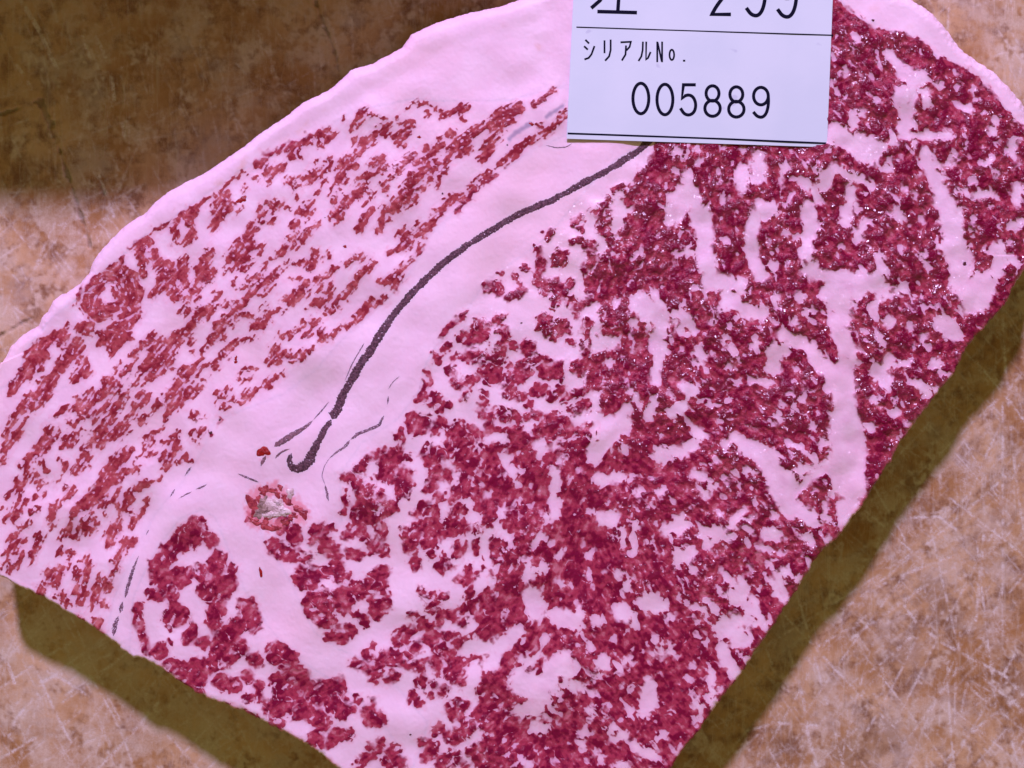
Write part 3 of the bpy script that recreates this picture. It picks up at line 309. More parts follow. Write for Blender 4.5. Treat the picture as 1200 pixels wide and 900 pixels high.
FAT = """
T 560 500 5 100 830,0 740,90 690,170; 90 370,110; 40 370,110 350,180; 60 150,170 210,270; 60 60,70 150,60; 60 450,260 460,350; 70 450,440 450,520; 30 440,560; 40 480,200; 30 440,130 480,120; 90 790,540 730,540; 40 650,500; 40 940,580; 60 1120,170 1090,200; 70 1060,150 1190,150; 60 1070,380; 60 700,310 830,300; 40 900,300; 40 940,390; 70 1180,540 1190,600 1100,600; 36 850,690; 26 850,630; 34 1020,670; 50 1180,740; 40 820,860; 26 740,850; 46 650,860; 36 400,840; 60 300,870; 46 480,750; 26 430,690; 36 360,640 330,700; 30 640,770 690,720; 20 620,690; 40 120,590; 60 60,620 30,690 60,800; 60 40,860; 30 140,520 160,450; 40 60,400; 30 20,340; 46 230,340; 40 130,620 200,640; 30 130,770; 40 280,790; 26 310,470; 26 600,260; 46 1160,800; 24 780,590; 50 850,140; 20 930,480; 26 520,180; 26 830,460;
T 700 330 5 60 110,130; 130 250,120 330,190; 84 380,260 350,330 360,420; 54 350,510 330,580; 64 460,190 540,230 560,290; 60 600,400 620,430; 50 590,490; 64 760,60 740,150; 90 780,110 870,170 950,190; 54 1040,80; 54 1180,90; 36 670,240; 90 1020,420 1090,400; 100 1030,500; 50 900,580 1000,590; 34 1160,500; 54 70,480; 80 20,350 90,360; 44 190,640; 34 230,680; 110 60,830 150,850; 80 0,790; 54 320,720 300,800; 54 440,780 470,740; 74 500,610 560,640; 44 660,720; 30 600,690; 40 490,400; 24 470,280; 40 770,490; 26 770,690; 44 1070,710; 34 1060,810; 50 570,870; 18 910,840; 26 1180,360; 30 920,370; 24 730,800; 30 830,590; 34 500,130; 50 215,250; 24 205,300 200,400; 30 1150,240;
T 780 160 5 130 110,340 60,430; 120 200,450 230,560; 100 230,660 240,760; 90 260,860 390,860; 70 150,310 130,260; 50 20,360; 70 20,500 70,470; 50 340,370; 80 450,300 440,200; 80 550,240 540,120; 40 450,80; 30 80,690 150,670; 100 600,430; 80 530,470 500,560 500,660 530,760; 50 560,820; 40 595,610; 50 630,750; 50 350,610; 50 800,260 850,310 890,370; 40 740,340 700,400; 30 670,260 690,200 710,170; 18 670,360; 84 840,430 850,520 830,600 820,690; 40 760,590; 50 880,760; 44 700,570; 70 920,290 950,210; 40 970,180 1050,220 1150,250; 30 1090,290 1100,340; 60 1060,430 1050,500; 50 1170,490 1140,560; 60 1130,600; 120 1000,840 1120,880; 40 1020,640; 100 1040,20 1120,60 1180,110; 30 100,130; 24 150,200; 30 330,80; 24 730,80; 26 840,150; 50 60,200; 40 200,150; 30 180,80;
T 960 20 5 50 400,210 470,290; 90 490,330 590,360; 80 490,450 500,560; 44 610,440 620,520; 100 500,640; 50 620,690 740,690; 44 560,740; 40 690,400; 34 720,390; 44 800,500 850,540; 50 880,530; 34 920,480; 24 600,210; 34 790,330; 34 820,400; 40 900,430; 60 1030,600; 34 960,560; 44 1010,660; 50 1140,720 1140,820; 24 1040,740; 50 110,440; 50 190,560 200,640; 100 100,660 150,710; 110 250,730 330,770; 54 310,850; 40 250,560; 24 300,350; 20 190,400; 34 120,330 160,310; 24 230,140; 60 640,830 680,860; 44 760,850; 34 860,750; 50 980,850; 34 410,840; 24 840,650; 26 110,220; 26 100,120;
T 960 180 5 70 630,50 690,160 740,260 790,350; 110 780,380 790,480 770,570; 120 830,560 850,650; 150 960,760 930,850; 80 1040,680 1040,600 1040,560; 50 1080,600 1160,650; 50 1190,400 1120,430; 60 320,20; 54 410,90; 44 310,190 250,140; 44 50,190; 54 190,210 170,380; 60 230,480; 44 300,400; 44 350,600 370,690; 120 90,740 200,750 330,760; 110 50,820; 44 440,330; 54 640,660; 50 600,380; 44 470,370; 34 430,820; 50 460,810; 44 750,60 770,30; 54 970,60; 34 890,160; 50 950,230 1010,240; 54 1160,200 1150,290; 18 1170,60; 36 900,400; 34 900,470; 40 1120,520; 18 1010,310; 24 960,550; 44 500,200; 34 580,120; 24 690,500; 24 470,560; 40 560,250; 34 620,600; 24 120,540;
T 900 330 5 110 400,20 400,130; 110 400,230 430,330; 60 230,340 260,400 320,500; 120 400,560 430,650; 140 460,780; 130 470,880; 110 40,420; 90 20,500; 40 130,370 200,340; 50 40,100; 26 60,150; 50 160,240; 34 210,180; 44 500,130; 44 640,100 690,30; 50 730,70; 80 710,240; 50 650,320; 50 830,270; 44 550,290; 90 630,510 690,580; 80 690,600; 90 1010,240 1090,310; 40 910,330; 90 1190,60 1180,160; 30 940,390; 70 980,480; 50 1020,540; 40 740,480 830,470; 50 870,590 930,660; 50 990,640; 50 740,760; 50 830,840; 30 600,700; 44 610,850; 26 850,100; 20 920,140; 40 190,690; 44 70,720; 44 60,800; 24 160,510; 34 230,640;
T 760 480 5 54 130,30; 84 110,280 60,270; 64 170,260 270,200; 54 270,110 330,150; 54 450,200; 100 560,210 650,230; 120 700,290 750,400; 130 800,420 820,520; 84 900,600 960,650; 44 900,350 1010,330 1050,290; 140 1130,50 1130,200 1140,450; 100 1150,650 1150,560; 54 270,370 320,390; 34 390,290; 26 440,390 470,440; 50 580,360; 30 540,450; 54 340,500; 54 390,450; 54 80,480; 30 150,540; 74 150,690 200,680; 84 330,710 390,720; 44 480,740; 84 230,840 180,860; 54 330,800; 44 750,50; 26 610,110; 26 430,50; 44 900,250; 54 1020,190; 40 640,800 710,830; 84 700,730 750,740; 44 780,830; 44 930,740 960,760; 54 1060,760; 34 1030,550 1040,640; 24 970,480; 34 400,610; 34 610,630; 24 620,740; 20 580,690; 20 1070,440; 44 730,620; 24 570,880; 26 820,190; 30 960,100; 24 70,150;
T 740 650 5 110 90,280 150,290; 64 20,400; 44 240,360; 36 340,300 410,310 430,370; 120 540,430 620,430 640,490; 54 600,360 700,400; 80 530,550 570,640 610,690; 54 680,620; 60 590,230 680,290 740,350 780,410; 50 630,130 660,190; 44 700,80; 34 800,130 850,210 900,270; 60 900,100; 44 980,140; 34 800,60; 54 300,20; 34 360,100; 34 430,510; 24 230,510 240,570; 24 160,560 180,610; 24 110,570; 34 10,610; 44 330,730; 44 460,660 470,760; 34 520,800; 100 100,800 110,870; 34 350,820 380,890; 24 370,660; 24 270,240; 16 380,400; 24 10,560; 16 810,340 820,390; 14 750,210; 34 480,310; 24 840,30; 34 560,140; 34 480,860;
T 540 670 5 120 420,150 440,230; 100 560,260 660,290; 90 330,350 220,450 60,450; 60 0,480; 100 190,520; 140 420,660 560,640; 110 480,720 360,680; 100 590,560 620,520; 50 350,500 410,520; 40 460,490; 50 500,390; 100 360,810 440,800; 44 530,780; 60 30,710 60,640; 80 60,600 90,560; 64 340,600; 30 50,820; 50 660,660; 64 800,290; 110 940,240; 54 1030,300; 90 1110,190; 54 980,90; 44 920,30; 30 780,100; 44 750,30; 34 640,80; 44 570,60; 34 690,200 700,260; 50 760,440; 80 830,540; 24 1000,520; 34 930,590; 90 1100,680 1090,780; 34 1000,690; 40 990,810; 30 900,390; 80 100,80 150,60; 26 90,200; 50 380,40; 26 200,130; 26 250,250; 30 40,380; 30 1110,470; 26 1170,450; 16 800,600; 26 740,810;
T 600 760 5 150 60,200 180,210; 140 260,120 300,80; 100 80,360 130,350; 54 200,300; 50 210,400; 60 130,460 200,460; 26 270,440; 60 360,220; 50 500,90 550,40; 44 560,60 560,110; 34 630,140; 74 800,220 800,300; 54 770,370; 24 700,250; 50 690,360; 24 480,365; 26 565,335; 44 590,465; 44 580,540 660,510; 54 700,560 770,610 850,640; 54 890,510; 44 850,520; 60 430,490; 50 410,590; 34 480,600 530,640; 50 400,560; 40 620,680; 20 640,420; 34 1030,180; 24 1050,240 1080,330 1100,420; 54 1170,180; 34 1160,260; 34 1060,100; 34 960,40; 34 920,20; 50 690,70; 40 820,30; 34 990,580 970,610; 34 1090,460; 44 60,640; 20 20,570; 34 260,670; 16 340,560; 24 440,660; 54 90,680;
T 340 660 5 56 190,115 260,130; 30 980,290; 14 350,210; 34 880,460;
T 380 760 5 90 960,90 1000,60; 14 900,480 960,500; 16 850,560;
T 0 600 3 40 930,570; 24 935,625; 20 1010,715; 26 650,170; 24 560,330 590,320;
"""
LEAN2 = """
T 960 180 5 30 930,600 950,690; 40 1000,620 970,670; 60 1120,690 1100,780; 50 1185,740;
T 540 670 5 20 590,620 580,670 640,720 740,780 840,840; 24 740,500 800,480 840,460;
T 600 760 5 16 0,415 120,420 240,440; 36 440,560; 26 480,650;
T 700 330 5 34 160,130 165,250 155,390;
T 780 160 5 26 490,240 500,310 560,340; 50 570,550 570,640; 22 700,230 720,300;
T 740 650 5 14 630,420 690,450;
T 960 20 5 44 550,420 560,500; 40 610,580 640,640; 34 115,540 150,620;
"""
# ------------------------------------------------------------------ fields over the slice
ST = 1.0; GX0, GY0 = -30.0, -50.0; NX, NY = 1270, 1082
gx = GX0 + ST*np.arange(NX); gy = GY0 + ST*np.arange(NY)
GX, GY = np.meshgrid(gx, gy); SH = GX.shape
n48 = gnoise(SH, 50, RNG); n24 = gnoise(SH, 22, RNG); n12 = gnoise(SH, 11, RNG); n6 = gnoise(SH, 6, RNG); n3 = gnoise(SH, 3.2, RNG)
# flow direction of the streaks
FL = [(100,500,-58),(250,400,-45),(400,230,-50),(520,180,-35),(60,650,-62),(650,150,-30),(200,560,-55),(180,640,-65),(450,580,-75),(550,600,-60),(600,450,-30),(700,400,-75),(640,620,-72),(700,600,-60),(850,500,28),(780,560,35),(720,660,60),(900,650,50),(950,700,55),(830,760,60),(700,780,45),(600,760,-50),(450,740,-30),(400,690,10),(900,250,80),(1000,250,45),(1050,100,45),(1100,250,55),(1080,430,60),(230,700,-50),(300,800,-30),(570,850,-40),(720,850,50),(850,350,60),(780,250,-60),(650,270,-50)]
cs = np.zeros(SH); sn = np.zeros(SH)
for x, y, a in FL:
    wgt = 1/((GX-x)**2 + (GY-y)**2 + 900)**1.5; cs += wgt*math.cos(2*math.radians(a)); sn += wgt*math.sin(2*math.radians(a))
TH = 0.5*np.arctan2(sn, cs)
r_ = np.hypot(GX-130, GY-350); sw = 0.8*sstep(45, 25, r_ + 7*n24); tang = np.arctan2(GY-350, GX-130) + math.pi/2 + 0.35*n24 + 0.3
cs2 = (1-sw)*np.cos(2*TH) + sw*np.cos(2*tang); sn2 = (1-sw)*np.sin(2*TH) + sw*np.sin(2*tang); TH = 0.5*np.arctan2(sn2, cs2)
VX, VY = np.cos(TH), np.sin(TH)
def lic(src, L):
    """smear noise along the flow"""
    acc = src.copy()
    for s in (1, -1):
        fx = np.tile(np.arange(NX, dtype=float), (NY, 1)); fy = np.tile(np.arange(NY, dtype=float)[:, None], (1, NX)); pvx, pvy = VX*s, VY*s
        for k in range(L):
            fx += pvx; fy += pvy
            ix = np.clip(np.rint(fx).astype(np.int32), 0, NX-1); iy = np.clip(np.rint(fy).astype(np.int32), 0, NY-1)
            acc += src[iy, ix]; vx = VX[iy, ix]; vy = VY[iy, ix]; sg = np.where(vx*pvx + vy*pvy < 0, -1, 1); pvx, pvy = vx*sg, vy*sg
    return acc/acc.std()
str_c = lic(gnoise(SH, 8, RNG), 9); str_f = lic(gnoise(SH, 3.6, RNG), 5); str_v = lic(gnoise(SH, 2.2, RNG), 5)
def sample(A, X, Y):
    fx = np.clip((X - GX0)/ST, 0, NX-1.001); fy = np.clip((Y - GY0)/ST, 0, NY-1.001); i = fx.astype(int); j = fy.astype(int); u = fx-i; v = fy-j
    return (A[j,i]*(1-u) + A[j,i+1]*u)*(1-v) + (A[j+1,i]*(1-u) + A[j+1,i+1]*u)*v
d_cap = poly_sdf(CAP, GX, GY); d_side = poly_sdf(SIDE, GX, GY); d_eye = poly_sdf(EYE, GX, GY); d_dense = poly_sdf(DENSE, GX, GY)
S = np.full(SH, -9.0); paint(S, parse(LEAN), GX0, GY0, ST, grow=1.3)
S = np.maximum(S, np.clip(d_dense, -9, 9))
Fa = np.full(SH, -9.0); paint(Fa, parse(FAT), GX0, GY0, ST, grow=0.5)
S = np.minimum(S, -Fa)
L2 = np.full(SH, -9.0); paint(L2, parse(LEAN2), GX0, GY0, ST); S = np.maximum(S, L2)
S = np.clip(S, -8, 7)
Smax = 1.7 + 0.7*sstep(-4, 4, np.maximum(d_side, d_eye)) + 1.6*sstep(0, 14, d_dense)
# bend every outline a little, then fray it along the flow
warp = 1.5
S = sample(S, GX + warp*n12*0.7 + 0.8*n6, GY + warp*gnoise(SH, 9, RNG)*0.7 + 0.8*gnoise(SH, 5, RNG))
capw = sstep(-6, 6, d_cap)
amp = 1.0 + 0.5*sstep(0, 8, d_eye)
S = np.minimum(S, Smax)
iso = 0.75*sstep(-4, 10, np.maximum(d_eye, d_side))
str_c = str_c*(1 - iso) + iso*1.1*gnoise(SH, 9, RNG); str_f = str_f*(1 - 0.45*iso) + 0.55*iso*gnoise(SH, 4.5, RNG)
LF = S*1.1 + amp*(0.50*str_c + (0.50 + 0.3*(1-capw))*str_f + 0.40*n3 + 0.15*n6) + 0.15
# fat specks in the lean, lean crumbs in the fat close by
spk = gnoise(SH, 4.5, RNG)*0.6 + str_f*0.65 + 0.35*n12
LF -= (3.4 + 1.0*capw)*sstep(1.1, 2.1, spk)*sstep(-1, 2, S)
LF += capw*(0.85*str_v + 0.3*str_f)
LF -= 0.35*capw + 0.5*sstep(4, 9, d_dense)
isl = lic(gnoise(SH, 11, RNG), 6)
isf = lic(gnoise(SH, 6.5, RNG), 4); dm = sstep(6, 24, d_dense)*(1 - sstep(0, 3, L2)); patch = 0.55*n48 + 0.35*n24
LF -= 8.0*sstep(1.45, 2.2, isl + 0.25*n6 + 0.25*patch)*dm + 5.0*sstep(0.85, 1.9, isf + 0.3*n3 + 0.5*patch)*dm
LF += (0.9*sstep(-1, 3, d_side) + 0.25)*(1 - sstep(0, 8, d_dense))*(1 - capw)*sstep(-4, -1, S)
LF -= 4.0*sstep(0.75, 1.8, isf + 0.35*n3)*(1 - sstep(0, 8, d_dense))*(1 - capw)*sstep(0.4, 2.0, S)
rdg = gnoise(SH, 17, RNG); rdg = 0.75*rdg + 0.45*lic(gnoise(SH, 12, RNG), 8) + 0.10*n6
rdg2 = 0.8*gnoise(SH, 10, RNG) + 0.5*lic(gnoise(SH, 8, RNG), 6)
LF += 0.75*sstep(-2, 6, d_eye)*sstep(-3.5, -0.5, S)
eyem = sstep(2, 10, np.maximum(d_eye, d_side))*(1 - sstep(0, 3, L2))
LF -= eyem*(4.2*np.exp(-(rdg/0.13)**2)*sstep(-0.9, 0.6, n24 + 0.4*n12) + 3.4*np.exp(-(rdg2/0.10)**2)*sstep(-0.2, 1.0, n48 + 0.5*n24))
VEIN = parse("""T 0 0 1 14 1083,178 1092,200; 18 1092,200 1105,235; 22 1105,235 1116,270 1122,300; 28 1122,300 1126,335 1145,352; 17 945,318 985,326 1030,330; 22 985,330 990,355 985,382 993,412; 17 918,392 945,405 962,425; 22 962,425 985,452; 27 990,430 990,470 1000,505; 30 1000,505 1003,540 1000,575; 22 1000,575 996,602;
12 858,512 880,522; 20 880,522 900,545 912,572; 26 912,572 928,596; 13 928,580 950,560 975,545; 12 803,205 812,230; 20 812,230 824,262 828,300; 18 828,300 832,325 868,336; 16 890,240 880,268 882,296 892,325; 15 948,240 952,270 945,298; 11 1042,66 1068,86 1072,104; 14 1070,100 1064,135 1060,158; 9 1060,158 1100,160; 14 768,345 778,375 774,410 768,445; 15 700,536 716,508 735,478; 9 700,495 690,530; 12 1045,420 1030,436; 10 870,600 830,640;
8 868,692 884,704 897,736; 8 905,665 917,690 925,706; 10 700,815 670,800; 9 845,668 872,700; 12 760,800 758,835""")
Vv = np.full(SH, -9.0); paint(Vv, VEIN, GX0, GY0, ST); LF = np.minimum(LF, -Vv*1.0 + 0.6*str_f + 0.35*n3 + 0.8*n6 + 1.1*n12 + 0.6)
LF = np.clip(LF, -9, 9)
tone = 0.50 + 0.055*np.clip(LF, -1, 6) + 0.17*n12 + 0.12*n6 + 0.07*str_f + 0.07*str_c + 0.08*n24 + 0.05*str_v + 0.16*sstep(40, 520, (GX - 560) + (560 - GY)*0.95)
d_out = poly_sdf(OUT, GX, GY)
jag = 0.55*n12 + 0.45*n6 + 0.35*n3 + 0.8*np.clip(n24 - 1.2, 0, 2)
D = d_out + 0.55*jag*np.where(GY + 0.42*GX < 425, 0.6, 1.3)
toprim = sstep(0, 1, (GY < 430 - 0.45*(GX - 0)) | (GY < 120) | (GX > 1160) & (GY < 300))  # the uncut outside of the slice
labm = sstep(-6, 10, poly_sdf([(664,162),(969,172),(985,-60),(676,-60)], GX, GY))
rimw = np.where(((GX < 640) & (GY < 425 - 0.42*GX)) | (GY < 60) | ((GX > 1070) & (GY < 300)), 1.0, 0.0)
# soft borders of the wet, raised zone (upper right) and its relief
wet = 0.12 + 0.88*sstep(0, 420, (GX - 560) + (560 - GY)*0.95)*sstep(-10, 30, d_eye + 20) ; wet = np.clip(wet + 0.12*n48, 0, 1)*sstep(-14, 6, np.maximum(d_eye, d_cap - 6))
wet = np.maximum(wet, 0.10)
leanm = sstep(-1.2, 1.6, LF)
def boxblur(A, r):
    c = np.cumsum(np.pad(A, ((r+1, r), (0, 0)), mode='edge'), 0); A = (c[2*r+1:] - c[:-2*r-1])/(2*r+1)
    c = np.cumsum(np.pad(A, ((0, 0), (r+1, r)), mode='edge'), 1); return (c[:, 2*r+1:] - c[:, :-2*r-1])/(2*r+1)
lm2 = boxblur(boxblur(leanm, 2), 3)
prox = np.clip(sstep(0.12, 0.75, boxblur(boxblur(leanm, 5), 4))*(0.62 + 0.10*capw) + 0.13*capw*sstep(-0.8, 1.2, n24 + 0.5*n12) + 0.22*sstep(0, 30, d_dense)*(0.5 + 0.3*n12) + 0.10*sstep(60, 500, (GX - 560) + (560 - GY)*0.95)*sstep(0, 20, d_dense), 0, 1)
mm = 0.001
relief = mm*(lm2*(0.05 + 0.26*wet) + leanm*wet*(0.010*n3 + 0.055*n6 + 0.10*n12 + 0.02*str_f) + (0.006 + 0.02*leanm)*n3 + 0.008*n6 + 0.16*n24*(0.12 + 0.65*wet) + 0.30*n48*(0.4 + 0.6*sstep(20, 60, d_out)))
relief += mm*(0.012*str_f + 0.006*str_v)*leanm
# gentle dip of the seam of fat beside the dark line and a fold in the fat rim
fold = np.full(SH, -60.0); paint(fold, [(0.0, [(40,392),(110,322),(180,258),(250,216),(290,186),(320,150),(420,98),(520,40),(620,12)])], GX0, GY0, ST, pad=60)
relief += mm*0.35*(sstep(-22, 0, fold) - 0.5)*rimw*sstep(48, 22, d_out)
Rr = np.where(rimw > 0.5, 15.0, 5.0); Rd = np.where(rimw > 0.5, 3.4, 1.0)*mm
tt = np.clip(1 - np.clip(D, 0, None)/Rr, 0, 1)
ZT = T + relief*(1 - 0.8*labm)*sstep(0, 8, D) - Rd*(1 - np.sqrt(np.clip(1 - tt*tt, 0, 1)))
blush = 0.55*sstep(9, 0, D)*sstep(0.2, 1.4, n12 + 0.5)*sstep(0, 0.01, -(rimw - 0.5))*sstep(-2, 3, np.maximum(d_cap, np.maximum(d_side, d_eye)))
wd = np.full(SH, -20.0); paint(wd, [(7, [(296,598),(300,580),(322,574),(345,592),(356,604)]), (6, [(300,612),(325,616)]), (3,[(309,529)])], GX0, GY0, ST, pad=20)
blush = np.maximum(blush, 0.75*sstep(-6, 3, wd + 1.5*n6 + n3))
sm = np.full(SH, -9.0); paint(sm, [(1.2, [(621,146),(612,151),(604,156),(597,163)]), (0.6, [(660,124),(648,132),(640,137)])], GX0, GY0, ST)
smear = 0.75*sstep(-3.5, 1.0, sm + n6*0.6)
pl = np.full(SH, -9.0); paint(pl, [(3.0, [(228,497),(240,495),(250,491)]), (2.0, [(100,560),(108,570)])], GX0, GY0, ST)
pale = 0.5*sstep(-3, 2, pl)
rimtint = np.zeros(SH); pr = np.full(SH, -30.0); paint(pr, [(2.5, [(255,215),(275,206),(283,196),(288,184)]), (0.4, [(300,178),(340,160),(390,122)]), (0.6, [(470,72),(500,50),(530,35)]), (1.4,[(630,52),(634,57)])], GX0, GY0, ST, pad=20)
rimtint = 0.85*sstep(-5, 1, pr + n6) + 0.35*sstep(-16, 0, np.abs(D - 30)*-1)*rimw*sstep(0.3, 1.6, n24)

# ------------------------------------------------------------------ the slice: one mesh per muscle or body of fat, sharing its borders
slab = thing('beef_slice', 'thick marbled slice of raw beef with a pale fat rim, lying on the board', 'raw beef')
keepv = D > 0
kf = keepv[:-1, :-1] & keepv[1:, :-1] & keepv[:-1, 1:] & keepv[1:, 1:]
ii = np.arange(NY*NX).reshape(SH)
Q = np.stack([ii[:-1, :-1], ii[1:, :-1], ii[1:, 1:], ii[:-1, 1:]], -1)   # counter-clockwise seen from above
faces = Q[kf]
# snap the border vertices to the outline
eds = np.concatenate([faces[:, [0, 1]], faces[:, [1, 2]], faces[:, [2, 3]], faces[:, [3, 0]]])
key = np.sort(eds, 1); code = key[:, 0].astype(np.int64)*NX*NY + key[:, 1]
u, inv, cnt = np.unique(code, return_inverse=True, return_counts=True)
bed = eds[cnt[inv] == 1]
bv = np.unique(bed)
g_y, g_x = np.gradient(D, ST); gm = np.hypot(g_x, g_y) + 1e-6
PXf = GX.copy().ravel(); PYf = GY.copy().ravel(); Df = D.ravel(); gxf = (g_x/gm).ravel(); gyf = (g_y/gm).ravel()
sh_ = np.clip(Df[bv], 0, 2.2); PXf[bv] -= sh_*gxf[bv]; PYf[bv] -= sh_*gyf[bv]
Zf = ZT.ravel().copy(); Zf[bv] = np.where(rimw.ravel()[bv] > 0.5, T - 3.4*mm, T - 1.0*mm) + 0.08*mm*n6.ravel()[bv]
kz = PX*(H - T)/H
VW = np.stack([(PXf - 600)*kz, (450 - PYf)*kz, Zf], -1)
AT = dict(prox=prox.ravel(), tone=tone.ravel(), lean=LF.ravel(), warm=capw.ravel(), wet=wet.ravel(), rim=rimtint.ravel(), pale=pale.ravel(), smear=smear.ravel(), blush=blush.ravel())
fc = np.zeros(SH, int)  # 0 seam fat, 1 cap muscle, 2 side muscle, 3 eye, 4 rim fat
seamline = [(-60,470),(5,452),(22,440),(27,412),(60,372),(88,352),(113,322),(143,300),(165,278),(198,258),(222,240),(248,222),(278,200),(300,190),(340,172),(383,149),(408,132),(430,127),(484,115),(520,118),(558,118),(600,116),(650,102),(700,90),(800,60),(980,-5),(1006,20),(1026,34),(1056,38),(1080,50),(1096,64),(1110,78),(1150,98),(1180,128),(1300,130),(1300,-200),(-200,-200),(-200,470)]
d_rim = poly_sdf(seamline, GX, GY)
fc[d_rim > 0] = 4; fc[d_eye > 0] = 3; fc[d_side > 0] = 2; fc[d_cap > 0] = 1
fcf = fc.ravel()[faces[:, 0]]
for k, nm, lb in ((0, 'fat_seam', 'smooth pale band of fat between the muscles'), (1, 'cap_muscle', 'streaky brick red marbled muscle on the left'), (2, 'small_muscle', 'small marbled muscle at the lower left edge'), (3, 'eye_muscle', 'large glossy crimson marbled muscle'), (4, 'fat_rim', 'pale outer rim of fat')):
    f = faces[fcf == k]; vs, iv = np.unique(f, return_inverse=True)
    o = new_mesh(nm, VW[vs], iv.reshape(f.shape), M_MEAT, slab, {a: v[vs] for a, v in AT.items()}); o['label'] = lb
# the wall of the slice
pos = {int(v): i for i, v in enumerate(bv)}
nb = len(bv); rows = 7; wv = []
kr = rimw.ravel()[bv]
for r in range(rows):
    t = r/(rows-1); z0 = Zf[bv]; z = z0*(1-t)
    bulge = np.where(kr > 0.5, 1.0*mm*math.sin(t*math.pi*0.9), -0.3*mm*t) - (0.9*mm*np.clip(t-0.8, 0, 1)*5*0.5) + (0.12*mm*n6.ravel()[bv]*math.cos(t*5) if 0 < r else 0)
    if r == 0: bulge = 0
    wv.append(np.stack([VW[bv, 0] - gxf[bv]*bulge, VW[bv, 1] + gyf[bv]*bulge, z], -1))
wv = np.concatenate(wv); ea = np.array([pos[int(a)] for a in bed[:, 0]]); eb = np.array([pos[int(b)] for b in bed[:, 1]])
wf = np.concatenate([np.stack([ea + r*nb, ea + (r+1)*nb, eb + (r+1)*nb, eb + r*nb], -1) for r in range(rows-1)])
wa = {a: np.tile(v[bv], rows) for a, v in AT.items()}
wa['lean'] = np.concatenate([AT['lean'][bv] + 2.0*math.sin(r*1.3)*n12.ravel()[bv] for r in range(rows)])
new_mesh('cut_side', wv, wf, M_MEAT, slab, wa)

# small parts on the surface
def z_at(x, y): return float(sample(ZT, np.array([x]), np.array([y]))[0])
def on_top(x, y, dz=0.0):
    return ((x - 600)*kz, (450 - y)*kz, z_at(x, y) + dz)
def cord(name, pts, widths, mat_, parent, seed=0, label=None, dome=0.06, jag=0.10, sub=1.1):
    """a slightly domed, crumbly ribbon lying in the surface; pts in pixels, widths full widths in pixels"""
    P = np.array(pts, float); rr = np.random.default_rng(seed)
    L = np.concatenate([[0], np.cumsum(np.hypot(*np.diff(P, axis=0).T))]); n = max(4, int(L[-1]/sub)); s = np.linspace(0, L[-1], n)
    # smooth the line by a cubic through the points
    X = np.interp(s, L, P[:, 0]); Y = np.interp(s, L, P[:, 1]); Wd = np.interp(s, L, widths)
    for _ in range(int(4/sub)+2):
        for A in (X, Y): A[1:-1] = (A[:-2] + 2*A[1:-1] + A[2:])/4
    tx = np.gradient(X); ty = np.gradient(Y); m = np.hypot(tx, ty) + 1e-9; nx, ny = -ty/m, tx/m
    m_ = 9; vs = []; sm_ = lambda a: np.convolve(a, np.ones(9)/3, 'full')[4:4+len(a)]; wl = 1 + jag*rr.standard_normal(n) + 0.10*sm_(rr.standard_normal(n)); wr = 1 + jag*rr.standard_normal(n) + 0.10*sm_(rr.standard_normal(n))
    endt = np.clip(np.minimum(np.arange(n), np.arange(n)[::-1])/3.0, 0.15, 1)
    for i in range(n):
        for j in range(m_):
            v = -1 + 2*j/(m_-1); hw = Wd[i]/2*(wl[i] if v < 0 else wr[i])*endt[i]
            x = X[i] + nx[i]*v*hw; y = Y[i] + ny[i]*v*hw
            hz = mm*(dome*(1 - v*v)*min(1, Wd[i]/8) + 0.05*rr.standard_normal()*(1 - v*v) + 0.02 - 0.10*(abs(v) > 0.99))
            vs.append(((x - 600)*kz, (450 - y)*kz, z_at(x, y) + hz))
    f = [(i*m_ + j, (i+1)*m_ + j, (i+1)*m_ + j + 1, i*m_ + j + 1) for i in range(n-1) for j in range(m_-1)]
    o = new_mesh(name, vs, f, mat_, parent)
    if label: o['label'] = label
    return o
HOOK = [(768,158),(758,167),(747,177),(720,195),(683,215),(647,235),(613,248),(587,263),(560,280),(530,300),(503,323),(480,347),(460,370),(443,397),(423,427),(403,460),(395,480),(389,491)]
cord('dark_membrane', HOOK, [9,9,10,9,8.5,8.5,9,9.5,9,9.5,10.5,10,10,10.5,10.5,11,12,12], M_THREAD, slab, 1, 'long dark curved membrane line in the fat')
cord('dark_membrane', [(388,492),(383,499),(375,513),(368,527),(363,539),(355,547),(346,550),(340,545),(339,538),(342,531)], [9,8.5,8.5,11,13,13.5,12,9,7,4], M_THREAD, slab, 2, 'hooked lower end of the dark membrane line')
for k, (p, wd) in enumerate([
    ([(427,402),(413,426),(404,446)], [1.5,2,1]), ([(385,471),(375,483),(367,492)], [1,2,1]),
    ([(450,487),(444,498),(432,504),(420,508),(411,515)], [2.5,4,4,4.5,3]), ([(410,516),(404,524),(394,530),(386,537)], [3.5,3.5,2.5,1]),
    ([(386,537),(380,546),(377,558),(381,568)], [1,.8,1,1]), ([(381,568),(383,577),(385,587)], [2,3.5,2.5]),
    ([(455,464),(454,474)], [2,2.5]), ([(468,441),(460,448),(455,456)], [1,1.3,1]),
    ([(279,555),(290,560),(303,565)], [1.5,2.8,2.5]), ([(243,567),(237,571),(230,573)], [1,2.6,2]), ([(225,576),(217,580),(210,584)], [2,2,1]),
    ([(224,547),(220,552),(216,558)], [2,2.6,1.5]), ([(205,573),(200,582)], [2.5,2]), ([(174,621),(171,627)], [2.5,2.5]),
    ([(163,651),(157,666),(152,682),(147,700)], [1.5,4,5,4]), ([(144,705),(141,718)], [5,4.5]), ([(139,722),(135,732),(133,745)], [4,5.5,5]),
    ([(640,170),(652,173),(664,172),(670,168)], [1,1.3,1.2,1])]):
    cord('thin_vessel', p, wd, M_FINE, slab, 10 + k, dome=0.04, jag=0.18)
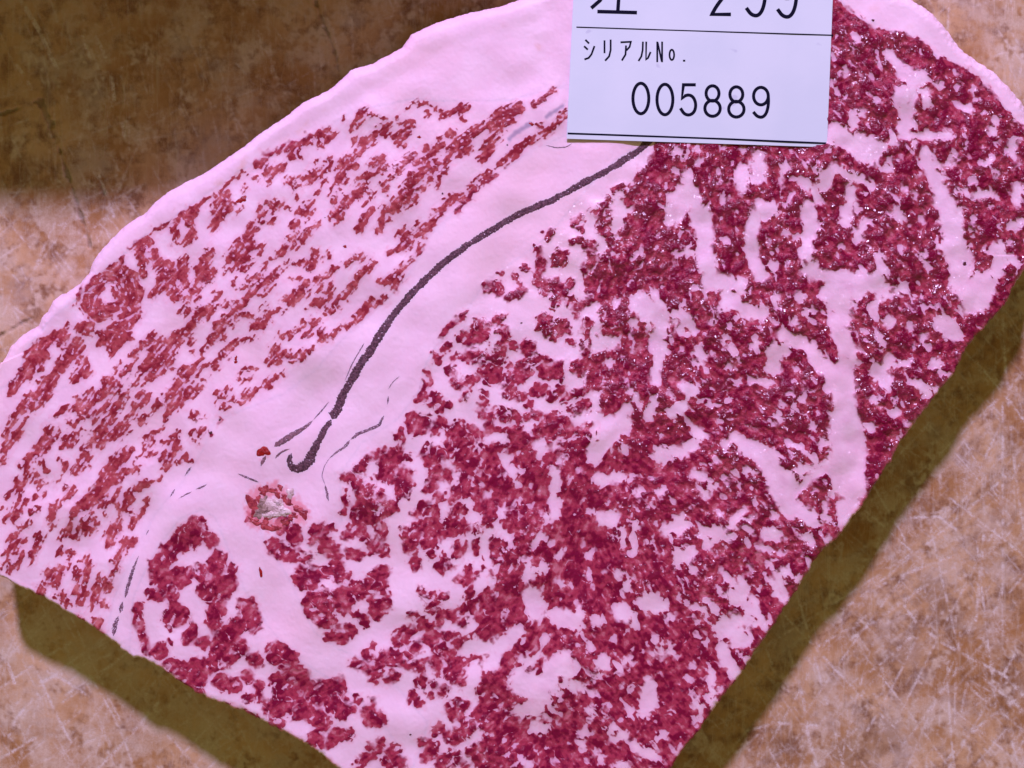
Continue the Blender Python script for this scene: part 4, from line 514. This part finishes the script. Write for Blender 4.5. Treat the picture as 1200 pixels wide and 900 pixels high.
M_GV = blood_material('grey_red_vessel', (0.30, 0.13, 0.17), (0.14, 0.06, 0.09), 0.5)
cord('branch_vessel', [(366,493),(361,498),(353,504),(346,508),(340,512),(332,516),(322,523)], [1.5,4,6,7.5,8,8,7], M_GV, slab, 40)
cord('branch_vessel', [(312,534),(308,541),(306,546)], [5,4.5,4], M_GV, slab, 41)
cord('branch_vessel', [(323,537),(327,532),(333,528),(340,526)], [4,3,2.5,1.5], M_GV, slab, 42)
def blob(name, cx, cy, rx, ry, h, mat_, parent, seed, ang=0.0, rough_=0.25, label=None, rings=9, seg=28):
    """an irregular lump pressed into the surface"""
    rr = np.random.default_rng(seed); ph = rr.uniform(0, 6.28, 6); am = rough_*rr.uniform(0.3, 1, 6)/np.arange(1, 7)**0.6
    vs = [(*on_top(cx, cy)[:2], z_at(cx, cy) + h)]; f = []
    for i in range(1, rings+1):
        t = i/rings
        for j in range(seg):
            a = 2*math.pi*j/seg; k = 1 + sum(am[q]*math.sin((q+2)*a + ph[q]) for q in range(6))
            lx, ly = rx*t*k*math.cos(a), ry*t*k*math.sin(a); x = cx + lx*math.cos(ang) - ly*math.sin(ang); y = cy + lx*math.sin(ang) + ly*math.cos(ang)
            z = z_at(x, y) + h*(1 - t**2.4)*(1 + rough_*rr.standard_normal()*0.9) + 0.02*mm - (0.08*mm if i == rings else 0)
            vs.append(((x-600)*kz, (450-y)*kz, z))
    tri = [(0, 1+(j+1) % seg, 1+j, 0) for j in range(seg)]
    for i in range(rings-1):
        for j in range(seg):
            a = 1+i*seg+j; b_ = 1+i*seg+(j+1) % seg; f.append((a, b_, b_+seg, a+seg))
    me = bpy.data.meshes.new(name); me.from_pydata(vs, [], [t[:3] for t in tri] + f); me.materials.append(mat_)
    for p in me.polygons: p.use_smooth = True
    o = bpy.data.objects.new(name, me); C.objects.link(o); o.parent = parent
    if label: o['label'] = label
    return o
for k, (x, y, rx, ry, a) in enumerate([(309,529,7,7,0),(283.5,234,6,4,-.3),(276,420,1.8,3,0),(276,424,2.2,2,0),(623,145.5,3,2,0),(491,160.5,2.6,1.3,0),(404.5,289,2.2,1.8,0),(305.5,671,1.8,7,-.25),(491,160,1.5,1.5,0)]):
    blob('blood_spot', x, y, rx, ry, 0.09*mm, M_BLOOD, slab, 60+k, a)
M_DOT = plain('dark_fleck', (0.10, 0.008, 0.02), 0.4)
for k, (x, y, r) in enumerate([(518.5,226.7,1.5),(481,860.6,1.5),(594.5,170,1.2),(611,378.5,1.3),(1131,309,3),(1023,24,2),(258,492,1.6),(247.5,507,2.2),(381,255,0.8)]):
    blob('dark_fleck', x, y, r, r*0.8, 0.08*mm, M_DOT, slab, 80+k, rings=4, seg=12)
# torn spot with a chip of bone
rw = np.random.default_rng(99)
blob('torn_tissue', 297, 594, 7, 13, 0.12*mm, M_RAW, slab, 101, -0.15, 0.35, 'dark red torn tissue left of the bone chip')
for k, (x, y, rx, ry, a) in enumerate([(308,576,6,5,0),(316,572,7,5,.2),(325,577,6,4,.4),(332,583,5,4,.7),(339,589,6,3.4,.8),(347,596,6,3.4,.5),(354,602,8,6,.3),(345,604,5,3,0),(303,586,5,4,0),(300,610,8,4,0),(311,614,9,5,.1),(322,617,8,4,0),(333,612,6,4,-.4),(340,606,5,3,-.5),(315,607,6,3,0),(329,571,4,3,0)]):
    blob('torn_tissue', x + rw.normal(0, 1), y + rw.normal(0, 1), rx, ry, rw.uniform(0.06, 0.2)*mm, M_RAW, slab, 110+k, a + rw.normal(0, .3), 0.4, rings=6, seg=20)
for k, (x, y, rx, ry) in enumerate([(303,601,7,6),(307,591,6,8),(312,599,5,7)]):
    blob('gristle', x, y, rx, ry, 0.22*mm, M_GREY, slab, 140+k, 0.3*k, 0.35, 'grey gristle round the bone chip')
for k, (x, y, rx, ry, h, a) in enumerate([(322,594,12,9,.32,.2),(331,599,9,7,.36,.5),(318,603,9,6,.3,-.2),(326,589,7,5,.4,0.3)]):
    blob('bone_chip', x, y, rx, ry, h*mm, M_CHIP, slab, 150+k, a, 0.3, 'splintered whitish chip of bone')
blob('bone_chip', 340, 578, 5, 6, 0.3*mm, M_CHIP, slab, 108, 0.3, 0.25, 'small white crumb beside the bone chip')

# ------------------------------------------------------------------ the board
bs = 1.5
bx = np.concatenate([np.arange(-900, -60, 40), np.arange(-60, 1260, bs), np.arange(1260, 2140, 40)])
by = np.concatenate([np.arange(-1000, -60, 40), np.arange(-60, 960, bs), np.arange(960, 1700, 40)])
BX, BY = np.meshgrid(bx, by)
fx0, fy0, fnx, fny = -60.0, -60.0, 880, 680
RB = np.random.default_rng(21)
scr = np.full((fny, fnx), 0.0)
def scratches(n, xr, yr, angs, lr, val, rad):
    out = np.full((fny, fnx), -9.0)
    st = []
    for _ in range(n):
        x = RB.uniform(*xr); y = RB.uniform(*yr); a = math.radians(RB.choice(angs) + RB.normal(0, 9)); L = RB.uniform(*lr); bend = RB.normal(0, 0.06)
        p = [(x + L*t*math.cos(a + bend*t), y + L*t*math.sin(a + bend*t)) for t in (-.5, -.25, 0, .25, .5)]
        st.append((RB.uniform(0.05, rad), p))
    paint(out, st, fx0, fy0, bs, pad=3.0)
    return val*sstep(-2.0, 0.6, out)
scr = np.maximum(scr, scratches(520, (780,1260), (330,960), (-35,-48,-60,42,55,80,-80), (20,150), 0.55, 0.45))
scr = np.maximum(scr, scratches(60, (860,1260), (420,960), (-40,-55,45,85), (80,300), 0.95, 0.9))
scr = np.maximum(scr, scratches(420, (-60,420), (220,960), (-40,-28,55,62,-70), (20,130), 0.6, 0.4))
scr = np.maximum(scr, scratches(700, (780,1260), (400,960), (-35,-48,50,42,-80), (15,70), 0.4, 0.3))
scr = np.maximum(scr, scratches(26, (-60,300), (700,960), (60,-38), (60,200), 0.9, 0.9))
scr = np.maximum(scr, scratches(210, (-60,560), (-60,260), (80,66,90,74,-20), (14,90), 0.45, 0.6))
scr = np.maximum(scr, scratches(120, (1060,1260), (-60,330), (-30,50,80), (15,80), 0.6, 0.5))
hand = np.full((fny, fnx), -9.0)
paint(hand, parse("T 800 600 3 8 1060,80 1050,180 1030,380; 6 560,340 640,290 730,240 850,190 960,150; 5 230,770 320,740 470,750; 8 410,600 430,690 440,780 470,890; 7 780,330 830,400 930,470 1030,520 1140,580 1190,640; 5 930,870 1000,790 1080,720 1200,640; 6 660,560 740,500 800,440; 5 480,470 560,420 620,400; 5 1000,600 980,700; 5 800,20 900,15 960,60; 6 0,620 80,600;"
   "T 0 600 3 9 0,500 30,540 50,600; 7 130,640 60,720 30,790; 6 0,870 80,820 130,790; 6 170,560 240,600 300,640;"
   "T 0 0 3 12 90,30 140,110 180,200 200,240; 8 290,130 320,210; 9 60,230 110,310; 7 340,130 370,200; 10 430,440 440,480; 6 350,620 400,760; 9 390,240 400,350;"), fx0, fy0, bs, pad=3)
scr = np.maximum(scr, 1.0*sstep(-1.6, 0.3, hand))
nb1 = gnoise((fny, fnx), 7, RB); nb2 = gnoise((fny, fnx), 30, RB); nb3 = gnoise((fny, fnx), 3, RB)
scr = scr*np.clip(0.75 + 0.35*nb1 + 0.25*nb3, 0, 1.3)
BX_, BY_ = np.meshgrid(fx0 + bs*np.arange(fnx), fy0 + bs*np.arange(fny))
ck = np.full((fny, fnx), -9.0)
paint(ck, parse("T 0 0 3 14 140,355 165,410 190,460 205,510; 4 205,510 230,590 260,680 290,770 320,870; 4 1110,0 1130,60 1170,160 1190,240; 3 0,400 60,385 130,355; 3 350,640 370,700;"
   "T 0 300 3 5 0,278 40,262 80,235 130,210; "), fx0, fy0, bs, pad=4)
crack = sstep(-1.7, 0.2, ck + 0.6*nb3 + 0.5*nb1)*np.clip(0.6 + 0.35*nb1, 0, 1)
dk = np.full((fny, fnx), -50.0)
paint(dk, [(3, [(30,190),(45,215)]), (10, [(60,385),(40,372)]), (5, [(1148,170),(1160,120)]), (14, [(1000,880),(1040,860)]), (12, [(1090,690),(1110,720)]), (9, [(1185,800)]), (8, [(915,870),(930,880)])], fx0, fy0, bs, pad=50)
worn = np.clip(sstep(-0.3, 1.2, nb2*0.8 + 0.5*nb1 + 0.35*nb3 + 0.85*((BX_ < 420) & (BY_ > 240)) + 0.6*((BX_ > 1050) & (BY_ < 300)) + 0.7*((BX_ < 420) & (BY_ > 640)) - 0.45), 0, 1)
grain = 0.75*sstep(-18, 2, dk + 5*nb1)
hz = 0.00000*nb1 + 0.00005*nb2 - 0.00006*np.clip(scr, 0, 1) - 0.0005*crack
def embed(A, fill=0.0):
    out = np.full(BX.shape, fill); j0 = int(np.searchsorted(by, -60)); i0 = int(np.searchsorted(bx, -60)); out[j0:j0+fny, i0:i0+fnx] = A; return out
Zb = embed(hz); Sb = embed(scr); Kb = embed(crack); Gb = embed(grain); Wb = embed(worn)
dsl = poly_sdf(OUT, BX[::6, ::6], BY[::6, ::6]); dsl = np.repeat(np.repeat(dsl, 6, 0), 6, 1)[:BX.shape[0], :BX.shape[1]]
kf = (dsl < 60)[:-1, :-1]
ib = np.arange(BX.size).reshape(BX.shape); Qb = np.stack([ib[:-1, :-1], ib[1:, :-1], ib[1:, 1:], ib[:-1, 1:]], -1)[kf]
vs, iv = np.unique(Qb, return_inverse=True)
VB = np.stack([(BX.ravel()-600)*PX, (450-BY.ravel())*PX, Zb.ravel()], -1)
board = thing('cutting_board', 'worn knife-scarred wooden cutting board under the beef', 'cutting board', (0, 0, 0))
new_mesh('board_top', VB[vs], iv.reshape(Qb.shape), M_WOOD, board, dict(scratch=Sb.ravel()[vs], crack=Kb.ravel()[vs], grain=Gb.ravel()[vs], worn=Wb.ravel()[vs]))
x0, x1 = (bx[0]-600)*PX, (bx[-1]-600)*PX; y1, y0 = (450-by[0])*PX, (450-by[-1])*PX
def ringbox():
    zt, zb = 0.0, -0.035; r = 0.004
    sec = [(0, zt), (r*0.35, zt - r*0.1), (r*0.8, zt - r*0.5), (r, zt - r), (r, zb + r), (r*0.6, zb), (0, zb)]
    vs = []; f = []
    for (o, z) in sec:
        vs += [(x0-o, y0-o, z), (x1+o, y0-o, z), (x1+o, y1+o, z), (x0-o, y1+o, z)]
    for i in range(len(sec)-1):
        for j in range(4): f.append((i*4+j, (i+1)*4+j, (i+1)*4+(j+1) % 4, i*4+(j+1) % 4))
    k = len(vs); n = len(sec)-1; f.append((n*4, n*4+3, n*4+2, n*4+1)); return vs, f
v_, f_ = ringbox(); new_mesh('board_body', v_, f_, M_WOOD, board, smooth=False)

# ------------------------------------------------------------------ the paper label
lab = thing('paper_label', 'white printed paper label with black serial number lying on the beef', 'label')
PC = {'bl': (664, 162.5), 'br': (969, 172.5), 'tl': (679, -150), 'tr': (981.5, -142)}
def lift(u, v): return T + mm*(0.34 + 0.25*math.sin(u*3.0 + 0.5) + 0.5*(v**2)*0.6 + 0.25*max(0, u-0.85)*4*(1-v))
def lab_px(x, y):
    """photo pixel -> (u, v) on the sheet"""
    u = v = 0.5
    for _ in range(12):
        a = np.array(PC['bl'])*(1-u) + np.array(PC['br'])*u; b_ = np.array(PC['tl'])*(1-u) + np.array(PC['tr'])*u
        v = float(np.clip((y - a[1])/(b_[1] - a[1]), -0.1, 1.4)); l = np.array(PC['bl'])*(1-v) + np.array(PC['tl'])*v; r = np.array(PC['br'])*(1-v) + np.array(PC['tr'])*v
        u = (x - l[0])/(r[0] - l[0])
    return u, v
def lab_w(x, y, dz=0.0):
    u, v = lab_px(x, y); z = lift(u, v) + dz; X, Y = wpos(x, y, z); return (X, Y, z)
nu, nv = 40, 40; vs = []
th = 0.00014
for side in (0, 1):
    for j in range(nv+1):
        for i in range(nu+1):
            u, v = i/nu, j/nv
            p = (np.array(PC['bl'])*(1-u) + np.array(PC['br'])*u)*(1-v) + (np.array(PC['tl'])*(1-u) + np.array(PC['tr'])*u)*v
            z = lift(u, v) - side*th; X, Y = wpos(p[0], p[1], lift(u, v)); vs.append((X, Y, z))
f = []; N1 = (nu+1)*(nv+1)
for j in range(nv):
    for i in range(nu):
        a = j*(nu+1)+i; f.append((a, a+1, a+nu+2, a+nu+1)); f.append((a+N1, a+nu+1+N1, a+nu+2+N1, a+1+N1))
rim = [i for i in range(nu+1)] + [j*(nu+1)+nu for j in range(1, nv+1)] + [nv*(nu+1)+i for i in range(nu-1, -1, -1)] + [j*(nu+1) for j in range(nv-1, 0, -1)]
for a, b_ in zip(rim, rim[1:] + rim[:1]): f.append((a, a+N1, b_+N1, b_))
new_mesh('paper_sheet', vs, f, M_PAPER, lab, smooth=False)
def ribbon(polys, w_, dz):
    """flat inked strokes lying on the sheet"""
    vs = []; f = []
    for q, P in enumerate(polys):
        P = np.array(P, float); d = np.diff(P, axis=0); L = np.hypot(*d.T); keep = np.concatenate([[True], L > 1e-6]); P = P[keep]
        closed = len(P) > 3 and np.hypot(*(P[0]-P[-1])) < 1e-3
        n = len(P); base = len(vs)
        for i in range(n):
            if closed: a, b_ = P[(i-1) % (n-1)], P[(i+1) % (n-1)]; t1 = P[i % (n-1)]-a; t2 = b_-P[i % (n-1)]
            else: t1 = P[i]-P[i-1] if i else P[1]-P[0]; t2 = P[i+1]-P[i] if i < n-1 else t1
            t1 = t1/np.hypot(*t1); t2 = t2/np.hypot(*t2); n1 = np.array([-t1[1], t1[0]]); n2 = np.array([-t2[1], t2[0]]); m = n1+n2; m = m/max(1e-6, np.hypot(*m)); k = min(1.6, 1/max(0.4, float(m@n1)))
            e = np.array([0., 0.])
            if not closed and i == 0: e = -t1*w_*0.35
            if not closed and i == n-1: e = t2*w_*0.35
            for s in (1, -1):
                p = P[i] + e + m*s*w_/2*k; vs.append(lab_w(p[0], p[1], dz + q*0.000006))
        for i in range(n-1): f.append((base+2*i, base+2*i+1, base+2*i+3, base+2*i+2))
    return vs, f
ZS = 10/3  # the label close-up used for tracing: origin (640, 0)
def lz(p): return (640 + p[0]/ZS, p[1]/ZS)
def ell(cx, cy, rx, ry, a0=0, a1=360, n=28): return [(cx + rx*math.cos(math.radians(a0+(a1-a0)*i/n)), cy + ry*math.sin(math.radians(a0+(a1-a0)*i/n))) for i in range(n+1)]
def chaikin(P, n=2):
    for _ in range(n):
        Q = [P[0]]
        for a, b in zip(P, P[1:]): Q += [(a[0]*.75+b[0]*.25, a[1]*.75+b[1]*.25), (a[0]*.25+b[0]*.75, a[1]*.25+b[1]*.75)]
        P = Q + [P[-1]]
    return P
def glyph(ch, x0_, y0_, w_, h_):
    m = lambda pts: [(x0_ + w_*a, y0_ + h_*b) for a, b in (pts if len(pts) > 24 else pts[:3] + chaikin(pts[3:]) if ch == '5' else chaikin(pts[:-1]) + pts[-1:] if ch == '2' else chaikin(pts))]
    if ch == '0': return [m(ell(.5, .5, .5, .5, n=32))]
    if ch == '5': return [m([(.92, 0), (.16, 0), (.06, .45), (.28, .36), (.5, .33), (.75, .37), (.93, .5), (1, .67), (.93, .85), (.74, .96), (.48, 1), (.2, .95), (.0, .80)])]
    if ch == '8': return [m(ell(.5, .25, .42, .25, n=26)), m(ell(.5, .74, .5, .26, n=26))]
    if ch == '9': return [m(ell(.5, .29, .48, .29, n=26)), m([(.98, .29), (1, .5), (.93, .75), (.78, .92), (.55, 1), (.25, .96), (.05, .84)])]
    if ch == '2': return [m([(.05, .26), (.12, .1), (.3, .01), (.55, 0), (.8, .06), (.95, .22), (.9, .42), (.7, .6), (.3, .82), (.06, 1), (1, 1)])]
def inked(name, polys, w_, q=0, px_space=False):
    P = [[p if px_space else lz(p) for p in poly] for poly in polys]
    v, f = ribbon(P, w_, 0.00003 + q*0.000003); o = new_mesh(name, v, f, M_INK, lab, smooth=False); return o
inked('printed_rule', [[(676, 31.8), (750, 34.2), (850, 37.4), (976, 41.3)]], 1.5, px_space=True)
inked('printed_rule', [[(666, 156.4), (750, 159.3), (850, 162.9), (968.5, 168.0)]], 2.2, px_space=True)
for ch, x, y, ww, hh in (('0', 339, 325, 62, 119), ('0', 433, 329, 62, 119), ('5', 527, 331, 58, 119), ('8', 620, 335, 60, 119), ('8', 713, 339, 60, 118), ('9', 809, 341, 60, 118)):
    inked('printed_digit', glyph(ch, x, y, ww, hh), 3.7)
for ch, x, y, ww, hh in (('2', 643, -122, 74, 178), ('9', 781, -115, 76, 178), ('9', 903, -110, 76, 178)):
    inked('printed_digit', glyph(ch, x, y, ww, hh), 4.3)
inked('printed_character', [[(205, 45), (350, 49)], [(280, 45), (285, -30)], [(225, -32), (345, -28)], [(180, 28), (210, 2), (235, -35), (262, -120)], [(172, -80), (362, -74)]], 4.2)
for st_ in ([[(155,157),(166,168)],[(150,182),(161,192)],[(152,231),(166,226),(177,212),(188,182)]],
            [[(228,160),(228,205)],[(252,157),(252,195),(246,220),(232,235)]],
            [[(293,165),(331,163),(326,183),(315,195)],[(312,180),(310,213),(297,234)]],
            [[(378,165),(377,195),(372,220),(362,236)],[(391,165),(390,232),(398,226),(407,205)]],
            [[(434,240),(434,165)],[(436,168),(451,237)],[(453,240),(453,165)]], [ell(491, 214, 9, 20, n=20)], [[(537,237),(541,237)]]):
    inked('printed_character', st_, 2.15)

# ------------------------------------------------------------------ added unseen block above the frame, its profile shaped to shade the upper left
shade_block = thing('added_shade_block', 'unseen block with a meat surface, added to shade the upper left of the board', 'raw beef', (0, 0, 0))
pf = [(-620, 0.004), (-560, 0.060), (-400, 0.081), (-100, 0.083), (120, 0.084), (170, 0.082), (230, 0.078), (300, 0.069), (370, 0.059), (450, 0.047), (560, 0.034), (640, 0.024), (720, 0.012), (760, 0.004)]
xs_ = np.linspace(-620, 760, 110); hs = np.interp(xs_, [p[0] for p in pf], [p[1] for p in pf])
for _ in range(3): hs[1:-1] = (hs[:-2] + 2*hs[1:-1] + hs[2:])/4
vs = []; nr = 40; rl = np.random.default_rng(5)
for x, h in zip(xs_, hs):
    dpt = 0.03 + h*0.9; yc = (450 + 62)*PX + dpt
    for j in range(nr):
        a = math.pi*j/(nr-1); c_ = math.cos(a); s_ = math.sin(a)
        yy = yc - dpt*math.copysign(abs(c_)**0.55, c_); z = h*abs(s_)**0.35
        vs.append(((x-600)*PX, yy, max(0.0, z)))
f = [(i*nr+j, (i+1)*nr+j, (i+1)*nr+j+1, i*nr+j+1) for i in range(len(xs_)-1) for j in range(nr-1)]
NV = len(vs); nl = np.convolve(rl.standard_normal(NV), np.ones(5)/5, 'same')
new_mesh('shade_block_surface', vs, f, M_MEAT, shade_block, dict(prox=np.zeros(NV), tone=0.5 + 0.3*nl, lean=3 + 6*nl, warm=np.full(NV, 0.5), wet=np.full(NV, 0.2), rim=np.zeros(NV), pale=np.zeros(NV), smear=np.zeros(NV), blush=np.zeros(NV)))
